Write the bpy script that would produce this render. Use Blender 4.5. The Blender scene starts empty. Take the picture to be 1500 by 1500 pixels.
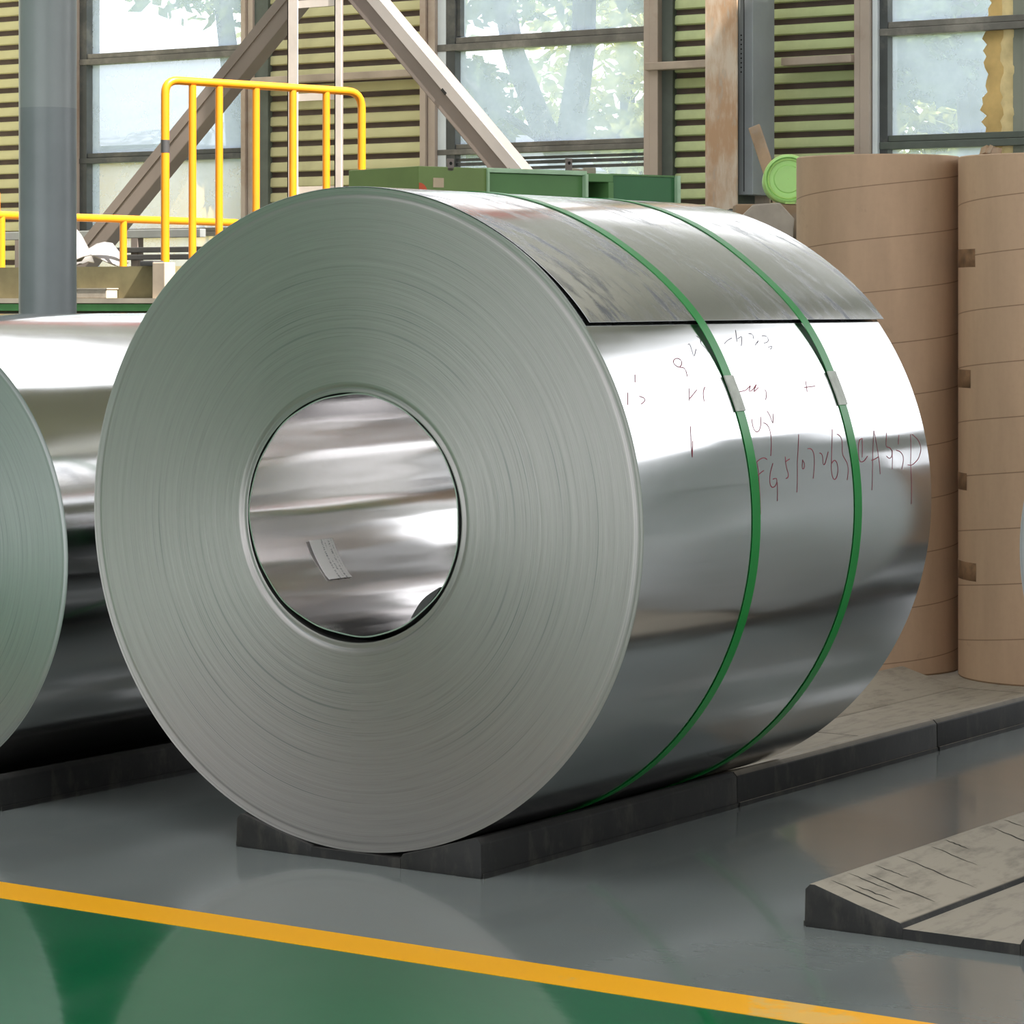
import bpy, bmesh, math, random
from mathutils import Vector, Matrix

random.seed(7)
SC = bpy.context.scene
COL = SC.collection
PI = math.pi

# ------------------------------------------------------------------ camera
cam_d = bpy.data.cameras.new('camera')
cam = bpy.data.objects.new('camera', cam_d)
COL.objects.link(cam)
cam.location = (3.6332, -4.7406, 1.1276)
cam.rotation_euler = (PI / 2, 0, 0.59963)
cam_d.sensor_width = 36.0
cam_d.lens = 4341.3 / 1500 * 36.0
cam_d.shift_y = -(750 - 440.2) / 1500
cam_d.clip_end = 300
SC.camera = cam

# ------------------------------------------------------------------ sky, sun, exposure
world = bpy.data.worlds.new('sky')
SC.world = world
world.use_nodes = True
bg = world.node_tree.nodes['Background']
bg.inputs['Color'].default_value = (0.95, 0.975, 1.0, 1)
bg.inputs['Strength'].default_value = 1.0

sun_d = bpy.data.lights.new('sun', 'SUN')
sun_d.energy = 6.0
sun_d.angle = math.radians(0.6)
sun_d.color = (1.0, 0.95, 0.86)
sun = bpy.data.objects.new('sun', sun_d)
COL.objects.link(sun)
sun.location = (20, 20, 30)
SUN_FROM = Vector((0.62, -0.10, 0.78)).normalized()      # direction towards the sun
sun.rotation_euler = SUN_FROM.to_track_quat('Z', 'Y').to_euler()

SC.view_settings.view_transform = 'Standard'
SC.view_settings.look = 'None'
SC.view_settings.gamma = 1.0
SC.view_settings.use_curve_mapping = False
SC.view_settings.exposure = 1.6
SC.cycles.max_bounces = 6
SC.cycles.diffuse_bounces = 3
SC.cycles.glossy_bounces = 4
SC.cycles.transparent_max_bounces = 8
SC.cycles.sample_clamp_indirect = 6.0

def portal(name, center, size, toward):
    """light portal: guides sky sampling through a real opening, adds no light"""
    d = bpy.data.lights.new(name, 'AREA')
    d.shape = 'RECTANGLE'; d.size, d.size_y = size
    d.cycles.is_portal = True
    o = bpy.data.objects.new(name, d); COL.objects.link(o)
    o.location = center
    o.rotation_euler = (-Vector(toward)).to_track_quat('Z', 'Y').to_euler()
    return o

# ------------------------------------------------------------------ node helpers
def new_mat(name):
    m = bpy.data.materials.new(name); m.use_nodes = True
    nt = m.node_tree
    b = nt.nodes['Principled BSDF']
    return m, nt, b

def N(nt, t, **kw):
    n = nt.nodes.new(t)
    for k, v in kw.items():
        if k in n.inputs: n.inputs[k].default_value = v
        else: setattr(n, k, v)
    return n

def L(nt, a, b): nt.links.new(a, b)

def mathn(nt, op, a, b=None, c=None, clamp=False):
    n = nt.nodes.new('ShaderNodeMath'); n.operation = op; n.use_clamp = clamp
    for i, x in enumerate((a, b, c)):
        if x is None: continue
        if isinstance(x, (int, float)): n.inputs[i].default_value = x
        else: nt.links.new(x, n.inputs[i])
    return n.outputs[0]

def mixc(nt, fac, c1, c2, blend='MIX'):
    n = nt.nodes.new('ShaderNodeMix'); n.data_type = 'RGBA'; n.blend_type = blend
    for sock, v in ((n.inputs[0], fac), (n.inputs[6], c1), (n.inputs[7], c2)):
        if isinstance(v, (int, float)): sock.default_value = v
        elif isinstance(v, tuple): sock.default_value = (*v, 1) if len(v) == 3 else v
        else: nt.links.new(v, sock)
    return n.outputs[2]

def ramp(nt, fac, stops):
    n = nt.nodes.new('ShaderNodeValToRGB')
    e = n.color_ramp.elements
    while len(e) < len(stops): e.new(0.5)
    for el, (p, c) in zip(e, stops):
        el.position = p; el.color = (*c, 1) if len(c) == 3 else c
    nt.links.new(fac, n.inputs[0])
    return n.outputs[0]

def noise(nt, vec, scale, detail=3, rough=0.55, dims='3D'):
    n = nt.nodes.new('ShaderNodeTexNoise'); n.noise_dimensions = dims
    n.inputs['Scale'].default_value = scale
    n.inputs['Detail'].default_value = detail
    n.inputs['Roughness'].default_value = rough
    if vec is not None:
        nt.links.new(vec, n.inputs['W'] if dims == '1D' else n.inputs['Vector'])
    return n.outputs[0]

def coords(nt, scale=(1, 1, 1), world=False, out='Object'):
    if world:
        s = nt.nodes.new('ShaderNodeNewGeometry').outputs['Position']
    else:
        s = nt.nodes.new('ShaderNodeTexCoord').outputs[out]
    mp = nt.nodes.new('ShaderNodeMapping')
    mp.inputs['Scale'].default_value = scale
    nt.links.new(s, mp.inputs['Vector'])
    return mp.outputs[0]

def bump(nt, bsdf, h, strength=0.2, dist=0.01):
    n = nt.nodes.new('ShaderNodeBump')
    n.inputs['Strength'].default_value = strength
    n.inputs['Distance'].default_value = dist
    nt.links.new(h, n.inputs['Height'])
    nt.links.new(n.outputs[0], bsdf.inputs['Normal'])

def paint(name, col, rough=0.5, metal=0.0, var=0.15, scale=6.0, dirt=None, dirt_amt=0.5, spec=0.5):
    """painted or plain surface with soft mottling and optional dirt patches"""
    m, nt, b = new_mat(name)
    v = coords(nt)
    n1 = noise(nt, v, scale, 4)
    dark = tuple(c * (1 - var) for c in col); lite = tuple(min(1, c * (1 + var)) for c in col)
    c = ramp(nt, n1, [(0.3, dark), (0.7, lite)])
    if dirt:
        n2 = noise(nt, v, scale * 0.7, 6, 0.65)
        f = ramp(nt, n2, [(0.5, (0, 0, 0)), (0.68, (1, 1, 1))])
        f = mathn(nt, 'MULTIPLY', f, dirt_amt)
        c = mixc(nt, f, c, dirt)
    L(nt, c, b.inputs['Base Color'])
    b.inputs['Roughness'].default_value = rough
    b.inputs['Metallic'].default_value = metal
    b.inputs['Specular IOR Level'].default_value = spec
    return m

# ------------------------------------------------------------------ materials
M = {}

def make_materials():
    # polished strip steel (coil side): slow axial bands, fine circumferential grain
    def strip(name, rough, base, wav, aniso=0.75):
        m, nt, b = new_mat(name)
        v = coords(nt)
        vg = coords(nt, (6, 0.8, 6))
        g = noise(nt, vg, 3.0, 3)
        vf = coords(nt, (2, 160, 2))
        f = noise(nt, vf, 2.0, 2)
        c = ramp(nt, g, [(0.3, tuple(x * 0.94 for x in base)), (0.7, base)])
        L(nt, c, b.inputs['Base Color'])
        b.inputs['Metallic'].default_value = 1.0
        r = mathn(nt, 'MULTIPLY_ADD', noise(nt, v, 4.0, 4), 0.10, rough - 0.05)
        L(nt, r, b.inputs['Roughness'])
        b.inputs['Anisotropic'].default_value = aniso
        b.inputs['Anisotropic Rotation'].default_value = 0.25
        t = nt.nodes.new('ShaderNodeTangent'); t.direction_type = 'RADIAL'; t.axis = 'Y'
        L(nt, t.outputs[0], b.inputs['Tangent'])
        vb = coords(nt, (5, 0.5, 5))
        h = mathn(nt, 'ADD', mathn(nt, 'MULTIPLY', noise(nt, vb, 2.0, 2), 1.0), mathn(nt, 'MULTIPLY', f, 0.004))
        bump(nt, b, h, wav, 0.02)
        return m
    M['strip'] = strip('rolled_steel_strip', 0.135, (0.68, 0.68, 0.69), 0.10, 0.7)
    M['strip_mirror'] = strip('mirror_steel_strip', 0.13, (0.80, 0.80, 0.80), 0.05, 0.4)
    M['sleeve'] = strip('bore_steel', 0.16, (0.84, 0.82, 0.82), 0.22, 0.7)
    M['flap_edge'] = paint('cut_steel_edge', (0.50, 0.50, 0.50), 0.4, 0.9)

    # dusty outer sheet end
    m, nt, b = new_mat('smudged_steel_sheet')
    v = coords(nt)
    sp = nt.nodes.new('ShaderNodeSeparateXYZ'); L(nt, v, sp.inputs[0])
    an = mathn(nt, 'ARCTAN2', sp.outputs['X'], sp.outputs['Z'])
    cb = nt.nodes.new('ShaderNodeCombineXYZ')
    L(nt, mathn(nt, 'MULTIPLY', an, 2.2), cb.inputs[0])
    L(nt, mathn(nt, 'MULTIPLY_ADD', sp.outputs['Y'], 9.0, mathn(nt, 'MULTIPLY', an, -2.0)), cb.inputs[1])
    s1 = noise(nt, cb.outputs[0], 2.4, 6, 0.68)
    s2 = noise(nt, cb.outputs[0], 0.55, 3)
    s3 = noise(nt, v, 26.0, 4, 0.7)
    f = mathn(nt, 'MULTIPLY', ramp(nt, s1, [(0.46, (0, 0, 0)), (0.60, (1, 1, 1))]), ramp(nt, s2, [(0.40, (0, 0, 0)), (0.56, (1, 1, 1))]))
    g = mathn(nt, 'MULTIPLY', ramp(nt, s3, [(0.56, (0, 0, 0)), (0.66, (1, 1, 1))]), ramp(nt, s1, [(0.40, (1, 1, 1)), (0.55, (0, 0, 0))]))
    c = mixc(nt, mathn(nt, 'MULTIPLY', f, 0.95), (0.74, 0.72, 0.71), (0.22, 0.23, 0.26))
    c = mixc(nt, mathn(nt, 'MULTIPLY', g, 0.35), c, (0.85, 0.85, 0.84))
    L(nt, c, b.inputs['Base Color'])
    b.inputs['Metallic'].default_value = 0.95
    L(nt, mathn(nt, 'MULTIPLY_ADD', f, 0.20, 0.14), b.inputs['Roughness'])
    M['flap'] = m

    # coil end face: hundreds of wrap edges
    def face(name, rx, rz, base):
        m, nt, b = new_mat(name)
        tc = nt.nodes.new('ShaderNodeTexCoord').outputs['Object']
        sp = nt.nodes.new('ShaderNodeSeparateXYZ'); L(nt, tc, sp.inputs[0])
        x = mathn(nt, 'DIVIDE', sp.outputs['X'], rx)
        z = mathn(nt, 'DIVIDE', sp.outputs['Z'], rz)
        r = mathn(nt, 'SQRT', mathn(nt, 'ADD', mathn(nt, 'MULTIPLY', x, x), mathn(nt, 'MULTIPLY', z, z)))
        n1 = noise(nt, r, 55.0, 5, 0.75, '1D')
        n2 = noise(nt, r, 260.0, 2, 0.6, '1D')
        n3 = noise(nt, tc, 3.0, 3)
        a = mathn(nt, 'ARCTAN2', x, z)
        cmb = nt.nodes.new('ShaderNodeCombineXYZ'); L(nt, r, cmb.inputs[0]); L(nt, mathn(nt, 'MULTIPLY', a, 0.03), cmb.inputs[1])
        n4 = noise(nt, cmb.outputs[0], 120.0, 3, 0.7)
        h = mathn(nt, 'ADD', mathn(nt, 'MULTIPLY', n1, 0.5), mathn(nt, 'ADD', mathn(nt, 'MULTIPLY', n2, 0.35), mathn(nt, 'MULTIPLY', n4, 0.5)))
        c = ramp(nt, h, [(0.42, tuple(q * 0.80 for q in base)), (0.62, base), (0.9, tuple(min(1, q * 1.12) for q in base))])
        c = mixc(nt, mathn(nt, 'MULTIPLY', n3, 0.18), c, (0.42, 0.42, 0.40))
        # thin dark gaps between loosely wound groups of wraps
        w = nt.nodes.new('ShaderNodeTexNoise'); w.noise_dimensions = '1D'
        w.inputs['Scale'].default_value = 38.0; w.inputs['Detail'].default_value = 2
        L(nt, r, w.inputs['W'])
        gap = ramp(nt, w.outputs[0], [(0.488, (0, 0, 0)), (0.5, (1, 1, 1)), (0.512, (0, 0, 0))])
        part = ramp(nt, noise(nt, tc, 2.3, 2), [(0.45, (0, 0, 0)), (0.6, (1, 1, 1))])
        c = mixc(nt, mathn(nt, 'MULTIPLY', mathn(nt, 'MULTIPLY', gap, part), 0.7), c, (0.16, 0.18, 0.18))
        L(nt, c, b.inputs['Base Color'])
        b.inputs['Metallic'].default_value = 0.75
        b.inputs['Roughness'].default_value = 0.42
        b.inputs['Anisotropic'].default_value = 0.75
        b.inputs['Anisotropic Rotation'].default_value = 0.25
        t = nt.nodes.new('ShaderNodeTangent'); t.direction_type = 'RADIAL'; t.axis = 'Y'
        L(nt, t.outputs[0], b.inputs['Tangent'])
        bump(nt, b, h, 0.25, 0.0015)
        return m
    M['face'] = face('coil_wrap_edges', 0.6927, 0.6676, (0.358, 0.333, 0.326))
    M['face_side'] = face('coil_wrap_edges_paler', 0.545, 0.545, (0.35, 0.36, 0.36))

    # floors
    def epoxy(name, base, rough, dust, amt):
        m, nt, b = new_mat(name)
        v = coords(nt, world=True)
        vs = coords(nt, (1.0, 2.6, 1), world=True)
        n1 = noise(nt, v, 1.3, 4)
        n2 = noise(nt, vs, 5.0, 6, 0.65)
        c = ramp(nt, n1, [(0.3, tuple(q * 0.86 for q in base)), (0.7, tuple(q * 1.08 for q in base))])
        c = mixc(nt, mathn(nt, 'MULTIPLY', ramp(nt, n2, [(0.5, (0, 0, 0)), (0.75, (1, 1, 1))]), amt), c, dust)
        L(nt, c, b.inputs['Base Color'])
        L(nt, mathn(nt, 'MULTIPLY_ADD', n2, 0.10, rough), b.inputs['Roughness'])
        b.inputs['Specular IOR Level'].default_value = 0.6
        b.inputs['Coat Weight'].default_value = 0.45
        b.inputs['Coat Roughness'].default_value = 0.06
        h = mathn(nt, 'ADD', mathn(nt, 'MULTIPLY', noise(nt, vs, 3.0, 3), 1.0), mathn(nt, 'MULTIPLY', noise(nt, v, 40.0, 2), 0.06))
        bump(nt, b, h, 0.03, 0.02)
        return m
    M['floor'] = epoxy('grey_epoxy', (0.215, 0.236, 0.230), 0.09, (0.25, 0.235, 0.20), 0.25)
    M['floor_green'] = epoxy('green_epoxy', (0.004, 0.150, 0.055), 0.06, (0.08, 0.22, 0.14), 0.10)

    m, nt, b = new_mat('yellow_line_paint')
    v = coords(nt, world=True)
    n1 = noise(nt, v, 6.0, 6, 0.7)
    vx = nt.nodes.new('ShaderNodeSeparateXYZ'); L(nt, v, vx.inputs[0])
    worn = mathn(nt, 'SUBTRACT', 0.22, mathn(nt, 'ABSOLUTE', mathn(nt, 'SUBTRACT', vx.outputs[0], 1.33)))
    f = ramp(nt, mathn(nt, 'ADD', n1, mathn(nt, 'MAXIMUM', worn, 0.0)), [(0.66, (0, 0, 0)), (0.74, (1, 1, 1))])
    L(nt, mixc(nt, mathn(nt, 'MULTIPLY', f, 0.6), (0.98, 0.44, 0.003), (0.74, 0.50, 0.16)), b.inputs['Base Color'])
    b.inputs['Roughness'].default_value = 0.42
    b.inputs['Specular IOR Level'].default_value = 0.2
    M['yellow_line'] = m

    # rubber saddle: black with pale dust on its upward faces
    def rubber(name, dust, amt):
        m, nt, b = new_mat(name)
        v = coords(nt)
        geo = nt.nodes.new('ShaderNodeNewGeometry')
        sp = nt.nodes.new('ShaderNodeSeparateXYZ'); L(nt, geo.outputs['Normal'], sp.inputs[0])
        up = ramp(nt, sp.outputs['Z'], [(0.55, (0, 0, 0)), (0.85, (1, 1, 1))])
        n1 = noise(nt, v, 9.0, 6, 0.7)
        vs = coords(nt, (10, 2.2, 10))
        n2 = noise(nt, vs, 4.0, 5, 0.65)
        d = mathn(nt, 'MULTIPLY', up, ramp(nt, mathn(nt, 'MULTIPLY_ADD', n2, 0.6, mathn(nt, 'MULTIPLY', n1, 0.4)), [(0.30, (0.45, 0.45, 0.45)), (0.52, (1, 1, 1))]))
        d = mathn(nt, 'MULTIPLY', d, amt)
        side = ramp(nt, n1, [(0.3, (0.005, 0.005, 0.0055)), (0.7, (0.017, 0.016, 0.015))])
        scuff = mathn(nt, 'MULTIPLY', ramp(nt, noise(nt, coords(nt, (3, 3, 1.2)), 5.0, 6, 0.7), [(0.5, (0, 0, 0)), (0.68, (1, 1, 1))]), mathn(nt, 'SUBTRACT', 1.0, up))
        side = mixc(nt, mathn(nt, 'MULTIPLY', scuff, 0.7), side, (0.055, 0.050, 0.040))
        L(nt, mixc(nt, d, side, dust), b.inputs['Base Color'])
        b.inputs['Roughness'].default_value = 0.62
        bump(nt, b, n1, 0.25, 0.004)
        return m
    M['rubber'] = rubber('dusty_black_rubber', (0.36, 0.31, 0.245), 0.92)
    M['rubber_shaded'] = rubber('rubber_shade_dark', (0.05, 0.046, 0.042), 0.5)  # darker copy paints in the shade beneath coils
    M['crack'] = paint('dark_crack', (0.03, 0.026, 0.02), 0.9)

    # kraft paper rolls: helical seam
    def kraft(name, base, pitch, ph):
        m, nt, b = new_mat(name)
        tc = nt.nodes.new('ShaderNodeTexCoord').outputs['Object']
        sp = nt.nodes.new('ShaderNodeSeparateXYZ'); L(nt, tc, sp.inputs[0])
        a = mathn(nt, 'DIVIDE', mathn(nt, 'ARCTAN2', sp.outputs['Y'], sp.outputs['X']), 2 * PI)
        q = mathn(nt, 'SUBTRACT', mathn(nt, 'DIVIDE', sp.outputs['Z'], pitch), a)
        q = mathn(nt, 'FRACT', mathn(nt, 'ADD', q, ph))
        seam = mathn(nt, 'LESS_THAN', mathn(nt, 'ABSOLUTE', mathn(nt, 'SUBTRACT', q, 0.5)), 0.010)
        v = coords(nt, (3, 3, 0.6))
        n1 = noise(nt, v, 3.0, 5, 0.6)
        n2 = noise(nt, tc, 60.0, 3, 0.6)
        n3 = noise(nt, tc, 7.0, 5, 0.7)
        c = ramp(nt, n1, [(0.3, tuple(q2 * 0.88 for q2 in base)), (0.7, tuple(q2 * 1.08 for q2 in base))])
        c = mixc(nt, mathn(nt, 'MULTIPLY', ramp(nt, n2, [(0.45, (0, 0, 0)), (0.7, (1, 1, 1))]), 0.10), c, tuple(q2 * 0.7 for q2 in base))
        c = mixc(nt, mathn(nt, 'MULTIPLY', ramp(nt, n3, [(0.66, (0, 0, 0)), (0.74, (1, 1, 1))]), 0.25), c, (0.12, 0.08, 0.05))
        c = mixc(nt, mathn(nt, 'MULTIPLY', seam, 0.7), c, (0.16, 0.085, 0.045))
        L(nt, c, b.inputs['Base Color'])
        b.inputs['Roughness'].default_value = 0.68
        bump(nt, b, mathn(nt, 'MULTIPLY_ADD', seam, -1.0, mathn(nt, 'MULTIPLY', n2, 0.1)), 0.3, 0.002)
        return m
    M['kraft'] = kraft('kraft_paper', (0.46, 0.30, 0.19), 0.157, 0.10)
    M['kraft2'] = kraft('kraft_paper_lighter', (0.50, 0.33, 0.21), 0.160, 0.42)
    M['tape'] = paint('brown_tape', (0.21, 0.12, 0.065), 0.35, 0, 0.45, 30)

    M['strap'] = paint('green_strap', (0.001, 0.22, 0.032), 0.32, 0, 0.08)
    M['buckle'] = paint('steel_rim', (0.55, 0.56, 0.54), 0.3, 0.9)
    M['seal'] = paint('crimped_seal', (0.34, 0.35, 0.31), 0.45, 0.35, 0.2, 40)
    M['red_ink'] = paint('red_marker', (0.26, 0.02, 0.045), 0.6, 0, 0.3, 30)
    M['black_ink'] = paint('black_marker', (0.05, 0.03, 0.05), 0.6)
    M['dark_gap'] = paint('dark_gap', (0.012, 0.011, 0.010), 0.9)  # near-black paint for dark joints and the shade inside gaps and holes

    # printed sticker
    m, nt, b = new_mat('printed_paper_label')
    uv = nt.nodes.new('ShaderNodeTexCoord').outputs['UV']
    sp = nt.nodes.new('ShaderNodeSeparateXYZ'); L(nt, uv, sp.inputs[0])
    rows = mathn(nt, 'FRACT', mathn(nt, 'MULTIPLY', sp.outputs['X'], 7.0))
    inrow = mathn(nt, 'LESS_THAN', mathn(nt, 'ABSOLUTE', mathn(nt, 'SUBTRACT', rows, 0.5)), 0.22)
    mp = nt.nodes.new('ShaderNodeMapping'); mp.inputs['Scale'].default_value = (7, 60, 1); L(nt, uv, mp.inputs[0])
    ch = mathn(nt, 'GREATER_THAN', noise(nt, mp.outputs[0], 1.0, 1), 0.53)
    rg = mathn(nt, 'MULTIPLY', mathn(nt, 'GREATER_THAN', sp.outputs['X'], 0.42), mathn(nt, 'LESS_THAN', sp.outputs['X'], 0.92))
    mp2 = nt.nodes.new('ShaderNodeMapping'); mp2.inputs['Scale'].default_value = (7, 2, 1); L(nt, uv, mp2.inputs[0])
    ln = mathn(nt, 'GREATER_THAN', noise(nt, mp2.outputs[0], 1.0, 0), 0.42)
    f = mathn(nt, 'MULTIPLY', mathn(nt, 'MULTIPLY', inrow, ch), mathn(nt, 'MULTIPLY', rg, ln))
    L(nt, mixc(nt, mathn(nt, 'MULTIPLY', f, 0.75), (0.90, 0.85, 0.83), (0.16, 0.14, 0.15)), b.inputs['Base Color'])
    b.inputs['Roughness'].default_value = 0.6
    M['label'] = m

    # background
    M['slat'] = paint('olive_green_slat', (0.56, 0.52, 0.27), 0.55, 0, 0.10, 1.5, (0.26, 0.22, 0.12), 0.5)
    M['slat2'] = paint('pale_green_slat', (0.50, 0.56, 0.27), 0.55, 0, 0.10, 1.5, (0.25, 0.26, 0.14), 0.5)
    M['backing'] = paint('shade_brown_backing', (0.085, 0.058, 0.048), 0.8, 0, 0.2)  # dark brown paints in the shadow bands between slats
    M['jamb'] = paint('tan_jamb_paint', (0.46, 0.37, 0.30), 0.6, 0, 0.12, 2.0, (0.25, 0.14, 0.07), 0.6)
    M['jamb_daylit'] = paint('reveal_daylight_white', (0.70, 0.74, 0.75), 0.6, 0, 0.06)  # white paints in daylight falling on the window reveals
    M['stile'] = paint('dark_window_frame', (0.060, 0.064, 0.062), 0.55, 0, 0.2, 5, (0.22, 0.20, 0.17), 0.5)
    M['rail_frame'] = paint('weathered_window_rail', (0.15, 0.14, 0.12), 0.6, 0, 0.25, 6, (0.36, 0.33, 0.28), 0.6)
    M['channel'] = paint('channel_and_recess_shade', (0.10, 0.115, 0.095), 0.6, 0, 0.2)  # dark tone also paints in the shadow of recessed strips
    M['wall_plain'] = paint('plain_sheet_wall', (0.34, 0.34, 0.29), 0.7, 0, 0.1, 0.6)
    M['roof'] = paint('roof_sheet', (0.36, 0.33, 0.30), 0.7, 0, 0.1, 0.5)
    M['dark_filler'] = paint('dark_filler_floor', (0.07, 0.068, 0.062), 0.7, 0, 0.15, 1.0)
    M['girt'] = paint('dusty_girt', (0.45, 0.36, 0.28), 0.7, 0, 0.2, 4)

    # dusty glass
    m = bpy.data.materials.new('dusty_glass'); m.use_nodes = True
    nt = m.node_tree; nt.nodes.clear()
    out = nt.nodes.new('ShaderNodeOutputMaterial')
    tr = N(nt, 'ShaderNodeBsdfTransparent', Color=(0.95, 0.965, 0.97, 1))
    tl = N(nt, 'ShaderNodeBsdfTranslucent', Color=(0.70, 0.79, 0.93, 1))
    mx = nt.nodes.new('ShaderNodeMixShader')
    v = coords(nt)
    dn = noise(nt, v, 2.2, 5, 0.65)
    L(nt, ramp(nt, dn, [(0.3, (0.22, 0.22, 0.22)), (0.7, (0.36, 0.36, 0.36))]), mx.inputs[0])
    L(nt, tr.outputs[0], mx.inputs[1]); L(nt, tl.outputs[0], mx.inputs[2]); L(nt, mx.outputs[0], out.inputs[0])
    M['glass'] = m
    m = bpy.data.materials.new('clear_glass'); m.use_nodes = True
    nt = m.node_tree; nt.nodes.clear()
    out = nt.nodes.new('ShaderNodeOutputMaterial')
    tr = N(nt, 'ShaderNodeBsdfTransparent', Color=(0.95, 0.97, 0.97, 1)); L(nt, tr.outputs[0], out.inputs[0])
    M['glass_clear'] = m

    M['yellow'] = paint('yellow_rail_paint', (0.66, 0.23, 0.004), 0.38, 0, 0.08, 4, (0.40, 0.16, 0.02), 0.35)
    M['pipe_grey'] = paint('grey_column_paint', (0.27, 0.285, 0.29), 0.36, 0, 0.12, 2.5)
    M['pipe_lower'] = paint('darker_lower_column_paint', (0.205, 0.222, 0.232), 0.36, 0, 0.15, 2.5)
    M['pipe_dark'] = paint('dark_grey_band_paint', (0.060, 0.075, 0.09), 0.36, 0, 0.12, 2.5)
    M['olive'] = paint('stained_olive_concrete', (0.17, 0.145, 0.075), 0.85, 0, 0.25, 5, (0.09, 0.075, 0.04), 0.6)
    M['ledge'] = paint('dusty_ledge', (0.36, 0.31, 0.25), 0.8, 0, 0.15)
    M['green_trim'] = paint('green_trim_paint', (0.10, 0.30, 0.10), 0.5)
    M['brace'] = paint('brown_grey_brace_paint', (0.20, 0.165, 0.150), 0.55, 0, 0.12, 2)
    M['brace_light'] = paint('pale_grey_brace_paint', (0.40, 0.365, 0.35), 0.5, 0, 0.10, 2)
    M['lattice'] = paint('sunlit_lattice_pale', (0.62, 0.55, 0.52), 0.5, 0, 0.1)  # pale tone paints sunlight on the lattice's lit faces
    M['grey_steel'] = paint('grey_steel', (0.26, 0.27, 0.27), 0.45, 0.2, 0.12)
    M['dark_steel'] = paint('dark_steel', (0.06, 0.058, 0.06), 0.5, 0.2, 0.2)
    M['green_box'] = paint('olive_green_paint', (0.175, 0.255, 0.075), 0.5, 0, 0.12, 2.5)
    M['green_box2'] = paint('mid_green_paint', (0.105, 0.245, 0.080), 0.5, 0, 0.10, 2.5)
    M['green_box3'] = paint('deep_green_paint', (0.040, 0.170, 0.060), 0.5, 0, 0.10, 2.5)
    M['green_light'] = paint('pale_green_edge', (0.42, 0.60, 0.40), 0.5)
    M['lime'] = paint('lime_plastic', (0.48, 0.80, 0.26), 0.45, 0, 0.06, 4)
    M['lime2'] = paint('lime_plastic_lid', (0.50, 0.76, 0.22), 0.45, 0, 0.06, 4)
    M['stone'] = paint('dusty_slab', (0.40, 0.34, 0.28), 0.85, 0, 0.22, 5, (0.20, 0.16, 0.12), 0.6)
    M['plank'] = paint('weathered_plank', (0.38, 0.25, 0.15), 0.8, 0, 0.25, 5, (0.30, 0.29, 0.27), 0.7)
    M['pale'] = paint('pale_sheet', (0.27, 0.26, 0.26), 0.8, 0, 0.12)
    M['red'] = paint('red_crane_paint', (0.55, 0.06, 0.04), 0.5)
    M['orange'] = paint('red_marking_paint', (0.62, 0.10, 0.04), 0.6)
    M['cream'] = paint('cream_paper', (0.60, 0.46, 0.32), 0.7)
    M['foam'] = paint('tan_foam', (0.62, 0.42, 0.16), 0.9, 0, 0.15, 8)
    M['foam_pale'] = paint('pale_foam', (0.72, 0.56, 0.28), 0.9, 0, 0.15, 12)
    M['panel_grey'] = paint('grey_green_panel', (0.24, 0.25, 0.20), 0.6, 0, 0.12, 2)

    # rusty flange: tan paint with an orange rust field and vertical streaks
    m, nt, b = new_mat('rust_stained_flange')
    v = coords(nt)
    vs = coords(nt, (7, 7, 1.6))
    n1 = noise(nt, vs, 2.2, 6, 0.7)
    n2 = noise(nt, v, 1.1, 4, 0.6)
    f = ramp(nt, mathn(nt, 'MULTIPLY_ADD', n2, 0.7, mathn(nt, 'MULTIPLY', n1, 0.3)), [(0.475, (0, 0, 0)), (0.56, (1, 1, 1))])
    c = mixc(nt, mathn(nt, 'MULTIPLY', f, 0.8), (0.58, 0.48, 0.38), (0.42, 0.23, 0.11))
    f2 = ramp(nt, n1, [(0.55, (0, 0, 0)), (0.62, (1, 1, 1))])
    c = mixc(nt, mathn(nt, 'MULTIPLY', f2, 0.6), c, (0.42, 0.38, 0.32))
    L(nt, c, b.inputs['Base Color']); b.inputs['Roughness'].default_value = 0.8
    M['rust'] = m

    # outside
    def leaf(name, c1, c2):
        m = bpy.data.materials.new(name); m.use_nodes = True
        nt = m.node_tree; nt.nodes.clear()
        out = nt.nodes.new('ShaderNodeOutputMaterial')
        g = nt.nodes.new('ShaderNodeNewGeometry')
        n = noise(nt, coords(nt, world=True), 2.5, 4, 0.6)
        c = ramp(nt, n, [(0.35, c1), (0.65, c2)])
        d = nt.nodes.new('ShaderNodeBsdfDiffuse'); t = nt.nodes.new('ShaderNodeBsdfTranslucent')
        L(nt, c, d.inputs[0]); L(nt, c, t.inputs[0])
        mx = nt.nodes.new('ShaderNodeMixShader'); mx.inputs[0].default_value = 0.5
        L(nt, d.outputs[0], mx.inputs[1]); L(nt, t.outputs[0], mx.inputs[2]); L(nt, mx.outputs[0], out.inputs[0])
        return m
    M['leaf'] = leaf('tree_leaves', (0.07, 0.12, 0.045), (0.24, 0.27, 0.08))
    M['leaf3'] = leaf('painted_sunlit_leaves', (0.22, 0.27, 0.08), (0.62, 0.60, 0.22))  # lighter leaf copy, sunlight put into its colour
    M['leaf2'] = leaf('painted_shaded_leaves', (0.06, 0.10, 0.05), (0.15, 0.19, 0.08))  # darker leaf copy, crown shade put into its colour
    M['bark'] = paint('grey_bark', (0.018, 0.018, 0.02), 0.9, 0, 0.2, 4)
    M['grass'] = paint('sunlit_grass', (0.16, 0.18, 0.07), 0.9, 0, 0.2, 2)
    M['shed_roof'] = paint('blue_grey_shed_roof', (0.085, 0.092, 0.12), 0.6, 0, 0.12, 1)
    M['shed_wall'] = paint('pale_shed_wall', (0.16, 0.17, 0.19), 0.7, 0, 0.06, 1)
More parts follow.
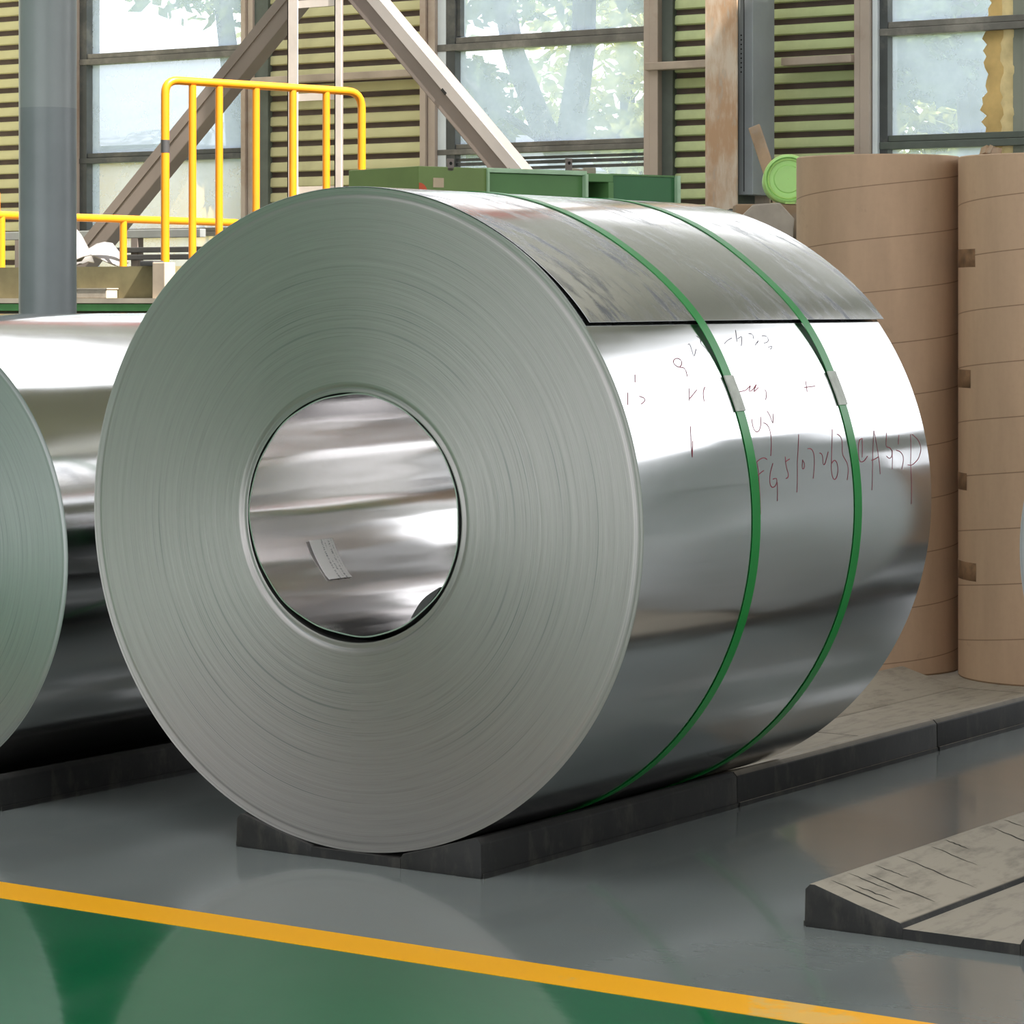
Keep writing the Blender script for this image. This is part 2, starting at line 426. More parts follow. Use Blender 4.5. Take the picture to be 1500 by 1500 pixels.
    M['shed_yellow'] = paint('pale_yellow_render', (0.34, 0.22, 0.05), 0.8, 0, 0.06, 1)

make_materials()

# ------------------------------------------------------------------ mesh helpers
class MB:
    def __init__(self): self.v = []; self.f = []; self.uv = None
    def quad(self, *p):
        i = len(self.v); self.v += [tuple(q) for q in p]; self.f.append(tuple(range(i, i + len(p)))); return self
    def box(self, x0, x1, y0, y1, z0, z1, mtx=None):
        i = len(self.v)
        c = [(x0, y0, z0), (x1, y0, z0), (x1, y1, z0), (x0, y1, z0), (x0, y0, z1), (x1, y0, z1), (x1, y1, z1), (x0, y1, z1)]
        if mtx is not None: c = [tuple(mtx @ Vector(q)) for q in c]
        self.v += c
        self.f += [tuple(i + k for k in q) for q in ((0, 3, 2, 1), (4, 5, 6, 7), (0, 1, 5, 4), (1, 2, 6, 5), (2, 3, 7, 6), (3, 0, 4, 7))]
        return self
    def bar(self, a, b, w, h, up=(0, 0, 1)):
        """rectangular bar from a to b, width w across, h along up"""
        a, b = Vector(a), Vector(b); d = (b - a).normalized(); u = Vector(up)
        s = d.cross(u).normalized(); u = s.cross(d).normalized()
        i = len(self.v)
        for p in (a, b):
            for sx, sz in ((-1, -1), (1, -1), (1, 1), (-1, 1)): self.v.append(tuple(p + s * (sx * w / 2) + u * (sz * h / 2)))
        self.f += [tuple(i + k for k in q) for q in ((0, 1, 2, 3), (7, 6, 5, 4), (0, 4, 5, 1), (1, 5, 6, 2), (2, 6, 7, 3), (3, 7, 4, 0))]
        return self
    def tube(self, pts, r, n=12, caps=True):
        pts = [Vector(p) for p in pts]; i0 = len(self.v)
        prev = None
        for k, p in enumerate(pts):
            d = (pts[min(k + 1, len(pts) - 1)] - pts[max(k - 1, 0)]).normalized()
            if prev is None:
                a = Vector((0, 0, 1)) if abs(d.z) < 0.9 else Vector((1, 0, 0))
                s = d.cross(a).normalized()
            else: s = (prev - d * prev.dot(d)).normalized()
            prev = s; t = d.cross(s)
            rr = r[k] if isinstance(r, (list, tuple)) else r
            for j in range(n):
                an = 2 * PI * j / n
                self.v.append(tuple(p + (s * math.cos(an) + t * math.sin(an)) * rr))
        for k in range(len(pts) - 1):
            for j in range(n):
                a = i0 + k * n + j; b = i0 + k * n + (j + 1) % n
                self.f.append((a, b, b + n, a + n))
        if caps:
            self.f.append(tuple(i0 + j for j in reversed(range(n))))
            self.f.append(tuple(i0 + (len(pts) - 1) * n + j for j in range(n)))
        return self
    def rings(self, rings, close=True):
        """list of rings (equal point counts) joined by quads"""
        i0 = len(self.v); n = len(rings[0])
        for r in rings: self.v += [tuple(p) for p in r]
        for k in range(len(rings) - 1):
            for j in range(n if close else n - 1):
                a = i0 + k * n + j; b = i0 + k * n + (j + 1) % n
                self.f.append((a, b, b + n, a + n))
        return self
    def prism(self, poly, y0, y1):
        """polygon in xz extruded along y"""
        i = len(self.v); n = len(poly)
        self.v += [(x, y0, z) for x, z in poly] + [(x, y1, z) for x, z in poly]
        self.f.append(tuple(i + k for k in range(n))); self.f.append(tuple(i + n + k for k in reversed(range(n))))
        for k in range(n):
            a, b = i + k, i + (k + 1) % n
            self.f.append((a, a + n, b + n, b))
        return self
    def mesh(self, name, smooth=False, bevel=0.0):
        me = bpy.data.meshes.new(name); me.from_pydata(self.v, [], self.f)
        bm = bmesh.new(); bm.from_mesh(me)
        bmesh.ops.recalc_face_normals(bm, faces=bm.faces)
        if bevel:
            bmesh.ops.bevel(bm, geom=[e for e in bm.edges if len(e.link_faces) == 2 and e.calc_face_angle() > 0.4], offset=bevel, segments=2, affect='EDGES', profile=0.6)
        if smooth:
            for f in bm.faces: f.smooth = True
        bm.to_mesh(me); bm.free()
        if self.uv:
            u = me.uv_layers.new(name='UVMap')
            for l in me.loops: u.data[l.index].uv = self.uv[l.vertex_index]
        return me
    def build(self, name, mat, parent=None, smooth=False, bevel=0.0, loc=None):
        o = bpy.data.objects.new(name, self.mesh(name, smooth, bevel))
        o.data.materials.append(M[mat] if isinstance(mat, str) else mat)
        COL.objects.link(o)
        if smooth == 'auto': auto(o)
        if parent is not None: o.parent = parent
        if loc is not None: o.location = loc
        return o

def auto(o, ang=0.6):
    me = o.data
    bm = bmesh.new(); bm.from_mesh(me)
    for f in bm.faces: f.smooth = True
    for e in bm.edges:
        e.smooth = not (len(e.link_faces) == 2 and e.calc_face_angle() > ang)
    bm.to_mesh(me); bm.free()

def empty(name, loc=(0, 0, 0), rz=0.0):
    o = bpy.data.objects.new(name, None); COL.objects.link(o)
    o.empty_display_size = 0.1; o.location = loc; o.rotation_euler = (0, 0, rz)
    return o

def tag(o, label=None, cat=None, group=None, kind=None):
    if label: o['label'] = label
    if cat: o['category'] = cat
    if group: o['group'] = group
    if kind: o['kind'] = kind
    return o

def inst(o, name, loc, parent=None, scale=None):
    c = o.copy(); c.name = name; COL.objects.link(c); c.location = loc; c.parent = parent
    if scale: c.scale = scale
    return c

# ================================================================== THE SETTING
X0, X1, Y0, Y1, ZR = -14.0, 14.0, -14.0, 11.5, 9.0
LINE_Y0, LINE_Y1 = -0.668, -0.556

def struct(o, label=None):
    return tag(o, label, None, None, 'structure')

# floor: grey epoxy, yellow line, green walkway
struct(MB().box(X0, 2.6, LINE_Y1, Y1 + 0.3, -0.2, 0).build('floor', 'floor'), 'glossy grey epoxy floor')
struct(MB().box(2.6, X1, LINE_Y1, Y1 + 0.3, -0.2, 0).build('floor_dark_filler', 'dark_filler'), 'unseen dark floor zone added to dull reflections in the coil')  # added off view to darken the coil's lower reflection
struct(MB().box(X0, X1, Y0 - 0.3, LINE_Y0, -0.2, 0).build('floor_walkway', 'floor_green'), 'glossy green epoxy walkway')
struct(MB().box(X0, X1, LINE_Y0, LINE_Y1, -0.2, 0.0008).build('trim_1', 'yellow_line'), 'yellow painted floor line')

# ceiling; unseen skylights added to brighten floor and back wall
ADDED_SKYLIGHTS = [(-6.0, 5.5, -10.0, -1.9), (-12.8, -0.5, 4.6, 10.4), (9.6, 11.4, -12.0, 4.6)]
ceil = struct(empty('ceiling'), 'sheet roof with skylight openings added for light')
gx = sorted({X0, X1} | {q for s in ADDED_SKYLIGHTS for q in s[:2]}); gy = sorted({Y0, Y1} | {q for s in ADDED_SKYLIGHTS for q in s[2:]})
for xa, xb in zip(gx, gx[1:]):
    run = None
    for ya, yb in zip(gy, gy[1:]):
        mx_, my_ = (xa + xb) / 2, (ya + yb) / 2
        if any(s[0] < mx_ < s[1] and s[2] < my_ < s[3] for s in ADDED_SKYLIGHTS):
            if run: MB().box(xa, xb, run[0], run[1], ZR, ZR + 0.1).build('roof_sheet', 'roof', ceil)
            run = None
        else: run = (run[0] if run else ya, yb)
    if run: MB().box(xa, xb, run[0], run[1], ZR, ZR + 0.1).build('roof_sheet', 'roof', ceil)
for a, b, c, d in ADDED_SKYLIGHTS:
    portal('skylight_portal', ((a + b) / 2, (c + d) / 2, ZR + 0.12), (b - a, d - c), (0, 0, -1))
for y in (-11.5, -10.3, -1.6, 1, 4.4):
    MB().box(X0, X1, y - 0.12, y + 0.12, ZR - 0.55, ZR).build('roof_beam', 'grey_steel', ceil)

# front wall with an open loading door (behind the camera)
wf = struct(empty('wall_front'), 'plain sheet wall with a wide open loading door')
DX0, DX1, DZ = -6.5, 9.0, 5.5
MB().box(X0, DX0, Y0 - 0.2, Y0, 0, ZR).build('wall_sheet', 'wall_plain', wf)
MB().box(DX1, X1, Y0 - 0.2, Y0, 0, ZR).build('wall_sheet', 'wall_plain', wf)
MB().box(DX0, DX1, Y0 - 0.2, Y0, DZ, ZR).build('wall_sheet', 'wall_plain', wf)
portal('door_portal', ((DX0 + DX1) / 2, Y0 - 0.25, DZ / 2), (DX1 - DX0, DZ), (0, 1, 0))

# side walls
wl = struct(empty('wall_left'), 'plain sheet side wall')
MB().box(X0 - 0.2, X0, Y0, Y1, 0, ZR).build('wall_sheet', 'wall_plain', wl)
wr = struct(empty('wall_right'), 'side wall with a high window band')
RY0, RY1, RZ0, RZ1 = -11.0, 7.0, 2.4, 6.2
MB().box(X1, X1 + 0.2, Y0, Y1, 0, RZ0).build('wall_sheet', 'wall_plain', wr)
MB().box(X1, X1 + 0.2, Y0, Y1, RZ1, ZR).build('wall_sheet', 'wall_plain', wr)
MB().box(X1, X1 + 0.2, Y0, RY0, RZ0, RZ1).build('wall_sheet', 'wall_plain', wr)
MB().box(X1, X1 + 0.2, RY1, Y1, RZ0, RZ1).build('wall_sheet', 'wall_plain', wr)
for k in range(1, 6):
    y = RY0 + (RY1 - RY0) * k / 6
    MB().box(X1, X1 + 0.2, y - 0.12, y + 0.12, RZ0, RZ1).build('window_post', 'grey_steel', wr)
portal('side_window_portal', (X1 + 0.25, (RY0 + RY1) / 2, (RZ0 + RZ1) / 2), (RZ1 - RZ0, RY1 - RY0), (-1, 0, 0))

# back wall ---------------------------------------------------------------
wb = struct(empty('wall_back'), 'back wall of horizontal green slats between windows')
WZ0, WZ1 = 1.0, 4.3
WIN = [(-11.36, -9.78), (-8.10, -6.43), (-4.76, -3.16)]
GX0, GX1, GZ0, GZ1 = 2.2, 11.5, 1.1, 7.3          # unseen glazed bay, added to match the coil's bright reflection
CX0, CX1, CZ0, CZ1 = -13.0, 0.0, 4.7, 6.2         # unseen clerestory, added to whiten the coil top's reflection
def wbox(x0, x1, z0, z1, mat='wall_plain', name='wall_sheet', y0=None, y1=None):
    return MB().box(x0, x1, Y1 + 0.10 if y0 is None else y0, Y1 + 0.25 if y1 is None else y1, z0, z1).build(name, mat, wb)
xs = [X0] + [q for w in WIN for q in w] + [GX0]
wbox(X0, GX0, 0, WZ0)
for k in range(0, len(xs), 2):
    wbox(xs[k], xs[k + 1], WZ0, WZ1, 'backing', 'shade_backing_board')
wbox(X0, GX0, WZ1, CZ0)
wbox(X0, CX0, CZ0, CZ1); wbox(CX1, GX0, CZ0, CZ1); wbox(X0, GX0, CZ1, ZR)
wbox(GX0, GX1, 0, GZ0); wbox(GX0, GX1, GZ1, ZR); wbox(GX1, X1, 0, ZR)

# horizontal slats, each one its own piece in view
PANELS = [('slat', X0, -11.36, 0.1080, 3.248), ('slat', -9.564, -8.214, 0.1074, 3.084), ('slat2', -6.235, -4.91, 0.1014, 2.872)]
for mat, xa, xb, pitch, zd in PANELS:
    h = pitch * 0.62
    prof = [(0.0, -h / 2), (-0.020, -h / 2 + 0.004), (-0.024, -h / 2 + 0.008), (-0.020, h / 2 - 0.006), (-0.017, h / 2 - 0.002), (0.0, h / 2 + 0.004)]
    b = MB(); n = len(prof)
    b.v = [(xa, Y1 + 0.07 + y, z) for y, z in prof] + [(xb, Y1 + 0.07 + y, z) for y, z in prof]
    b.f = [tuple(range(n)), tuple(range(2 * n - 1, n - 1, -1))] + [(k, (k + 1) % n, n + (k + 1) % n, n + k) for k in range(n)]
    first = b.build('slat', mat, wb, smooth='auto')
    z = zd + pitch / 2 + 4 * pitch
    zs = []
    while z > 1.35:
        zs.append(z); z -= pitch
    first.location.z = zs[0]
    for z in zs[1:]:
        inst(first, 'slat', (0, 0, z), wb)
    # rest of the panel, above and below the view
    rest = MB()
    z = zs[0] + pitch
    while z < WZ1 - 0.05: rest.box(xa, xb, Y1 + 0.042, Y1 + 0.07, z - h / 2, z + h / 2); z += pitch
    z = zs[-1] - pitch
    while z > 0.1: rest.box(xa, xb, Y1 + 0.042, Y1 + 0.07, z - h / 2, z + h / 2); z -= pitch
    tag(rest.build('slats_out_of_view', mat, wb), kind='stuff')
    MB().box(xa, xb, Y1 + 0.07, Y1 + 0.10, 0.05, WZ1).build('shade_backing_board', 'backing', wb)

# jambs, channels and girts
def vert(x0, x1, mat, name, y0=Y1 - 0.02, y1=Y1 + 0.10, z0=0.0, z1=WZ1):
    return MB().box(x0, x1, y0, y1, z0, z1).build(name, mat, wb, bevel=0.004)
vert(-9.78, -9.74, 'jamb', 'jamb'); vert(-9.735, -9.687, 'jamb', 'jamb', Y1 + 0.0)
vert(-9.687, -9.564, 'channel', 'channel', Y1 + 0.02)  # strip painted dark for a recess in shadow
vert(-8.214, -8.165, 'jamb', 'jamb'); vert(-8.16, -8.10, 'jamb', 'jamb', Y1 + 0.0)
vert(-6.43, -6.385, 'jamb', 'jamb'); vert(-6.38, -6.317, 'jamb', 'jamb', Y1 - 0.03)
vert(-6.317, -6.235, 'channel', 'channel', Y1 + 0.02)  # second recess, its shadow put into the colour
vert(-4.91, -4.868, 'jamb', 'jamb'); vert(-4.864, -4.80, 'jamb', 'jamb', Y1 - 0.03); vert(-4.795, -4.76, 'jamb_daylit', 'jamb', Y1 - 0.0)
vert(-11.45, -11.36, 'jamb', 'jamb')
for x0, x1, z in ((-9.66, -8.214, 2.674), (-6.40, -5.60, 2.632), (-5.40, -4.91, 2.618)):
    MB().box(x0, x1, Y1 - 0.06, Y1 + 0.03, z - 0.028, z + 0.022).build('girt', 'girt', wb, bevel=0.006)

# windows -----------------------------------------------------------------
def window(idx, x0, x1, rails, stiles, label):
    w = struct(empty('window_%d' % idx, ((x0 + x1) / 2, Y1 + 0.1, WZ0)), label)
    cx, cy, cz = w.location
    def P(name, mat, a, b, c, d, e, f, bev=0.004):
        return MB().box(a - cx, b - cx, c - cy, d - cy, e - cz, f - cz).build(name, mat, w, bevel=bev)
    for a, b, m in stiles: P('stile', m, a, b, Y1 + 0.03, Y1 + 0.16, WZ0, WZ1)
    zz = [WZ0] + [z for z, h, m in rails] + [WZ1]
    for z, h, m in rails:
        P('window_rail', m, x0, x1, Y1 + 0.04, Y1 + 0.13, z + h * 0.05, z + h / 2)
        P('window_rail', m, x0, x1, Y1 + 0.025, Y1 + 0.13, z - h / 2, z + h * 0.02)
    P('window_sill', 'rail_frame', x0, x1, Y1 + 0.0, Y1 + 0.2, WZ0, WZ0 + 0.05)
    P('window_head', 'rail_frame', x0, x1, Y1 + 0.0, Y1 + 0.2, WZ1 - 0.05, WZ1)
    hs = [0.1] + [h for z, h, m in rails] + [0.1]
    for k in range(len(zz) - 1):
        P('pane', 'glass', x0 + 0.02, x1 - 0.005, Y1 + 0.095, Y1 + 0.099, zz[k] + hs[k] / 2, zz[k + 1] - hs[k + 1] / 2, 0)
    return w
w1 = window(1, -11.36, -9.78, [(1.62, 0.06, 'rail_frame'), (2.175, 0.075, 'stile'), (2.905, 0.080, 'rail_frame'), (3.65, 0.08, 'rail_frame')],
       [(-11.36, -11.29, 'stile'), (-9.80, -9.78, 'stile')], 'dusty three-row window left of the slat panel, shed roof outside')
w2 = window(2, -8.10, -6.43, [(1.50, 0.06, 'rail_frame'), (2.145, 0.070, 'rail_frame'), (2.855, 0.090, 'rail_frame'), (3.60, 0.08, 'rail_frame')],
       [(-8.10, -8.03, 'jamb_daylit'), (-8.03, -7.955, 'stile')], 'dusty window in the middle with tree trunks outside')
w3 = window(3, -4.76, -3.16, [(1.50, 0.06, 'rail_frame'), (2.095, 0.085, 'channel'), (2.79, 0.085, 'rail_frame'), (3.55, 0.08, 'rail_frame')],
       [(-4.76, -4.705, 'stile')], 'dusty window above the kraft paper rolls')
# lower bars of the middle window
for z, h, m in ((2.075, 0.018, 'stile'), (2.045, 0.022, 'stile'), (2.008, 0.020, 'stile')):
    MB().box(-7.95, -6.43, Y1 + 0.05, Y1 + 0.09, z - h / 2, z + h / 2).build('glazing_bar', m, w2, loc=(-w2.location.x, -w2.location.y, -w2.location.z))
# casement edge strips inside window 2 upper pane
MB().box(-7.955, -7.925, Y1 + 0.05, Y1 + 0.10, 2.91, 3.55).build('casement_edge', 'stile', w2, loc=(-w2.location.x, -w2.location.y, -w2.location.z))
# foam filled joint and grey panel closing the right part of window 3
b = MB(); top, bot = [], []
n = 90
rng = random.Random(3)
pts = []
for k in range(n):
    z = WZ0 + 0.06 + (WZ1 - WZ0 - 0.12) * k / (n - 1)
    pts.append((-4.075 + 0.055 * math.sin(z * 2.1 + 0.6) * 0.4 + rng.uniform(-0.03, 0.03), -3.885 + rng.uniform(-0.012, 0.012), z))
ringsL = [[(a, Y1 + 0.092, z), (a + 0.03, Y1 + 0.072, z), (bb - 0.07, Y1 + 0.066, z), (bb, Y1 + 0.088, z)] for a, bb, z in pts]
fo = MB().rings(ringsL, close=False).build('foam_strip', 'foam', w3, smooth=True, loc=(-w3.location.x, -w3.location.y, -w3.location.z))
MB().rings([[(bb - 0.075, Y1 + 0.064, z), (bb - 0.03, Y1 + 0.052, z), (bb + 0.012, Y1 + 0.088, z)] for a, bb, z in pts], close=False).build('foam_edge', 'foam_pale', fo, smooth=True)
pn = MB().box(-3.89, -3.16, Y1 + 0.070, Y1 + 0.088, WZ0 + 0.05, WZ1 - 0.05).build('closing_panel', 'panel_grey', w3, loc=(-w3.location.x, -w3.location.y, -w3.location.z))
for x in (-3.82, -3.66, -3.5, -3.34):
    MB().box(x, x + 0.03, Y1 + 0.055, Y1 + 0.070, WZ0 + 0.05, WZ1 - 0.05).build('panel_rib', 'panel_grey', pn)

# glazed bay added out of view on the right for coil reflections
w4 = struct(empty('window_4', ((GX0 + GX1) / 2, Y1 + 0.1, GZ0)), 'unseen glazed bay added to match bright reflections in the coil')
for k in range(4):
    x = GX0 + (GX1 - GX0) * k / 3 - (GX0 + GX1) / 2
    MB().box(x - 0.05, x + 0.05, 0, 0.12, 0, GZ1 - GZ0).build('added_mullion', 'jamb', w4)
for k in range(3):
    z = (GZ1 - GZ0) * k / 2
    MB().box(GX0 - (GX0 + GX1) / 2, GX1 - (GX0 + GX1) / 2, 0.02, 0.10, z - 0.03, z + 0.03).build('window_rail', 'jamb', w4)
portal('bay_portal', ((GX0 + GX1) / 2, Y1 + 0.3, (GZ0 + GZ1) / 2), (GX1 - GX0, GZ1 - GZ0), (0, -1, 0))
for i, (a, bb) in enumerate(WIN):
    portal('window_portal', ((a + bb) / 2, Y1 + 0.3, (WZ0 + WZ1) / 2), (bb - a, WZ1 - WZ0), (0, -1, 0))

w5 = struct(empty('window_5', ((CX0 + CX1) / 2, Y1 + 0.1, CZ0)), 'unseen clerestory band added for white reflections on the coil top')
for k in range(7):
    x = (CX1 - CX0) * (k / 6 - 0.5)
    MB().box(x - 0.04, x + 0.04, 0, 0.12, 0, CZ1 - CZ0).build('added_mullion', 'jamb', w5)
portal('clerestory_portal', ((CX0 + CX1) / 2, Y1 + 0.3, (CZ0 + CZ1) / 2), (CX1 - CX0, CZ1 - CZ0), (0, -1, 0))

# outside ground
struct(MB().box(-70, 40, Y1 + 0.3, 80, -0.3, -0.1).build('ground', 'grass'), 'sunlit grass outside the windows')

# ================================================================== COILS
def ell(rx, rz, n, y, dz=0.0, off=0.0, a0=0.0, a1=360.0, closed=True):
    m = n if closed else n + 1
    out = []
    for j in range(m):
        a = math.radians(a0 + (a1 - a0) * j / n)
        o = off(math.degrees(a)) if callable(off) else off
        out.append(((rx + o) * math.sin(a), y, (rz + o) * math.cos(a) + dz))
    return out

def coil(name, x, y0, rx, rz, zc, W, bx, bz, bdz, face_mat, side_mat, n=256, nr=90, seed=1):
    root = empty(name, (x, y0, 0))
    rg = random.Random(seed)
    c = (0, 0, zc)
    # side of the coil
    ys = [W * k / 12 for k in range(13)]
    MB().rings([ell(rx, rz, n, y) for y in ys]).build('outer_wrap', side_mat, root, smooth=True, loc=c)
    # front face made of stepped rings of wraps
    def frings(sgn, yb, nr, amp):
        R = []; 
        for k in range(nr + 1):
            t = k / nr
            ex, ez, dz = bx + (rx - bx) * t, bz + (rz - bz) * t, bdz * (1 - t)
            d = rg.uniform(-amp, amp)
            if t > 0.965: d = (0.0, 0.0028, -0.001, 0.0030, 0.0, 0.0012, 0.0)[k % 7] * 1.0
            if t < 0.035: d = (0.004, 0.002, 0.006)[k % 3]
            if k in (nr,): d = 0.0
            R.append(ell(ex, ez, n, yb + sgn * d, dz))
        return R
    MB().rings(frings(1, 0.0, nr, 0.00012)).build('end_face', face_mat, root, smooth=True, loc=c)
    MB().rings(frings(-1, W, 12, 0.0)).build('rear_end_face', face_mat, root, smooth=True, loc=c)
    return root

RX, RZ_, ZC, W = 0.6927, 0.6676, 0.6876, 1.2086
BX, BZ, BDZ = 0.270, 0.2515, 0.003
main = coil('steel_coil', 0, 0, RX, RZ_, ZC, W, BX, BZ, BDZ, 'face', 'strip')
tag(main, 'large shiny steel coil in the centre, bound by two green straps', 'coil', 'steel coils')
c0 = (0, 0, ZC)
# bore: dark gap, then the polished inner sleeve
MB().rings([ell(BX, BZ, 160, y, BDZ) for y in (0.003, 0.05)]).build('bore_wall', 'dark_gap', main, smooth=True, loc=c0)
SX, SZ, SDZ = 0.2635, 0.2425, 0.0075
def sl_off(y):
    return lambda a: 0.0016 * math.sin(math.radians(3 * a + 40)) + 0.0012 * math.sin(math.radians(7 * a + 160 * y)) + 0.0007 * math.sin(math.radians(15 * a - 60 * y))
sl = MB().rings([ell(SX, SZ, 200, y, SDZ, sl_off(y)) for y in [0.004, 0.1, 0.25, 0.4, 0.55, 0.7, 0.85, 1.0, 1.1, W - 0.004]])
sl.build('core_sleeve', 'sleeve', main, smooth=True, loc=c0)
MB().rings([ell(SX - 0.0005, SZ - 0.0005, 160, 0.0035, SDZ, sl_off(0)), ell(SX + 0.0022, SZ + 0.0022, 160, 0.0035, SDZ, sl_off(0)), ell(SX + 0.0022, SZ + 0.0022, 160, 0.03, SDZ, sl_off(0))]).build('sleeve_rim', 'buckle', main, smooth='auto', loc=c0)
# loose inner tail end, lower right of the bore
tail = MB()
R1, R2 = [], []
for k in range(9):
    a = 124 + 22 * k / 8
    lift = 0.013 * math.sin(PI * min(1, k / 8 * 1.0)) ** 1.0
    for lst, y in ((R1, 0.006), (R2, 0.30)):
        ar = math.radians(a); lst.append(((SX - 0.004 - lift) * math.sin(ar), y, (SZ - 0.004 - lift) * math.cos(ar) + SDZ))
tail.rings([R1, R2], close=False)
R3 = [(x * 1.0 + 0.0, 0.006, z) for x, y, z in R1]
R4 = []
for k in range(9):
    ar = math.radians(124 + 22 * k / 8); R4.append(((SX - 0.002) * math.sin(ar), 0.007, (SZ - 0.002) * math.cos(ar) + SDZ))
tail.rings([R3, R4], close=False)
tail.build('inner_tail_end', 'dark_steel', main, smooth='auto', loc=c0)
# paper label in the bore
b = MB(); b.uv = []
nl = 12; R1, R2 = [], []
for k in range(nl + 1):
    t = k / nl; a = math.radians(-108.0 - 22.0 * t)
    for lst, s0, s1 in ((R1, 0.178, 0.183), (R2, 0.258, 0.262)):
        lst.append(((SX - 0.003) * math.sin(a), s0 + (s1 - s0) * t + (0.002 * math.sin(k * 2.2) if k == nl else 0), (SZ - 0.003) * math.cos(a) + SDZ))
b.v = R1 + R2
b.f = [(k, k + 1, nl + 2 + k, nl + 1 + k) for k in range(nl)]
b.uv = [(0.0, 1 - k / nl) for k in range(nl + 1)] + [(1.0, 1 - k / nl) for k in range(nl + 1)]
lb = b.build('paper_label', 'label', main, loc=c0); lb['label'] = 'small white printed paper label inside the bore'
sol = lb.modifiers.new('thickness', 'SOLIDIFY'); sol.thickness = 0.0006

# outer sheet end lying over the top
A_END, A_START = 53.75, -80.0
def sm(t): t = max(0.0, min(1.0, t)); return t * t * (3 - 2 * t)
def flap_off(a):
    if a > 180: a -= 360
    return 0.0010 + 0.0044 * sm((a - 36) / 18) - 0.0009 * sm((-40 - a) / 40)
nf = 90
def flap_rows(extra, rev=False):
    rows = []
    for k in range(nf + 1):
        a = A_START + (A_END - A_START) * k / nf; t = sm((a - 20) / 34)
        o = flap_off(a) + extra
        ar = math.radians(a)
        ya, yb = 0.002 + 0.011 * t, W - 0.001 + 0.022 * t
        rows.append([((RX + o) * math.sin(ar), ya + (yb - ya) * j / 8, (RZ_ + o + 0.0025 * t * math.sin(PI * j / 8 * 1.0)) * math.cos(ar)) for j in range(9)])
    return rows
fl = MB(); top = flap_rows(0.0012); under = flap_rows(0.0)
fl.rings(top, close=False); fl.rings(under, close=False)
flo = fl.build('loose_sheet_end', 'flap', main, smooth=True, loc=c0); flo['label'] = 'smudged outer sheet end lying over the top of the coil'
ed = MB()
ed.rings([top[-1], under[-1]], close=False)
ed.rings([[r[0] for r in top], [r[0] for r in under]], close=False)
ed.rings([[r[-1] for r in top], [r[-1] for r in under]], close=False)
ed.build('sheet_edge', 'flap_edge', flo, smooth='auto')

# straps and their seals
def strap_off(a):
    if a > 180: a -= 360
    if -78 <= a <= A_END: return flap_off(a) + 0.0022
    if a > A_END: return max(0.0010, (flap_off(A_END) + 0.0022) * (1 - (a - A_END) / 14.0))
    return 0.0012
for ys, tw in ((0.425, 0.0), (0.860, 0.0)):
    w = 0.0155
    def drift(a):
        aa = a if a <= 180 else a - 360
        return ys + (-0.030 * sm((62 - aa) / 40) if ys < 0.6 else -0.018 * sm((62 - aa) / 22) + 0.022 * sm((38 - aa) / 30)) * (1 if aa > -90 else 0.0)
    R = []
    nn = 240
    for off, side in ((0, -1), (0.0011, -1), (0.0011, 1), (0, 1)):
        ring = []
        for j in range(nn):
            a = 360.0 * j / nn; o = strap_off(a) + off; ar = math.radians(a)
            ring.append(((RX + o) * math.sin(ar), drift(a) + side * w, (RZ_ + o) * math.cos(ar)))
        R.append(ring)
    st = MB().rings(R).build('strap', 'strap', main, smooth='auto', loc=c0); st['label'] = 'green strap around the coil'
    q = MB(); R = []
    for off, side in ((0.001, -1), (0.0036, -1), (0.0036, 1), (0.001, 1)):
        R.append([((RX + strap_off(a) + off) * math.sin(math.radians(a)), drift(a) + side * (w + 0.0025), (RZ_ + strap_off(a) + off) * math.cos(math.radians(a))) for a in [64.5 + 6.5 * j / 10 for j in range(11)]])
    q.rings(R, close=False)
    for e in (0, -1): q.quad(*[r[e] for r in R])
    sb = q.build('strap_seal', 'seal', st, smooth='auto'); sb['label'] = 'crimped steel seal'

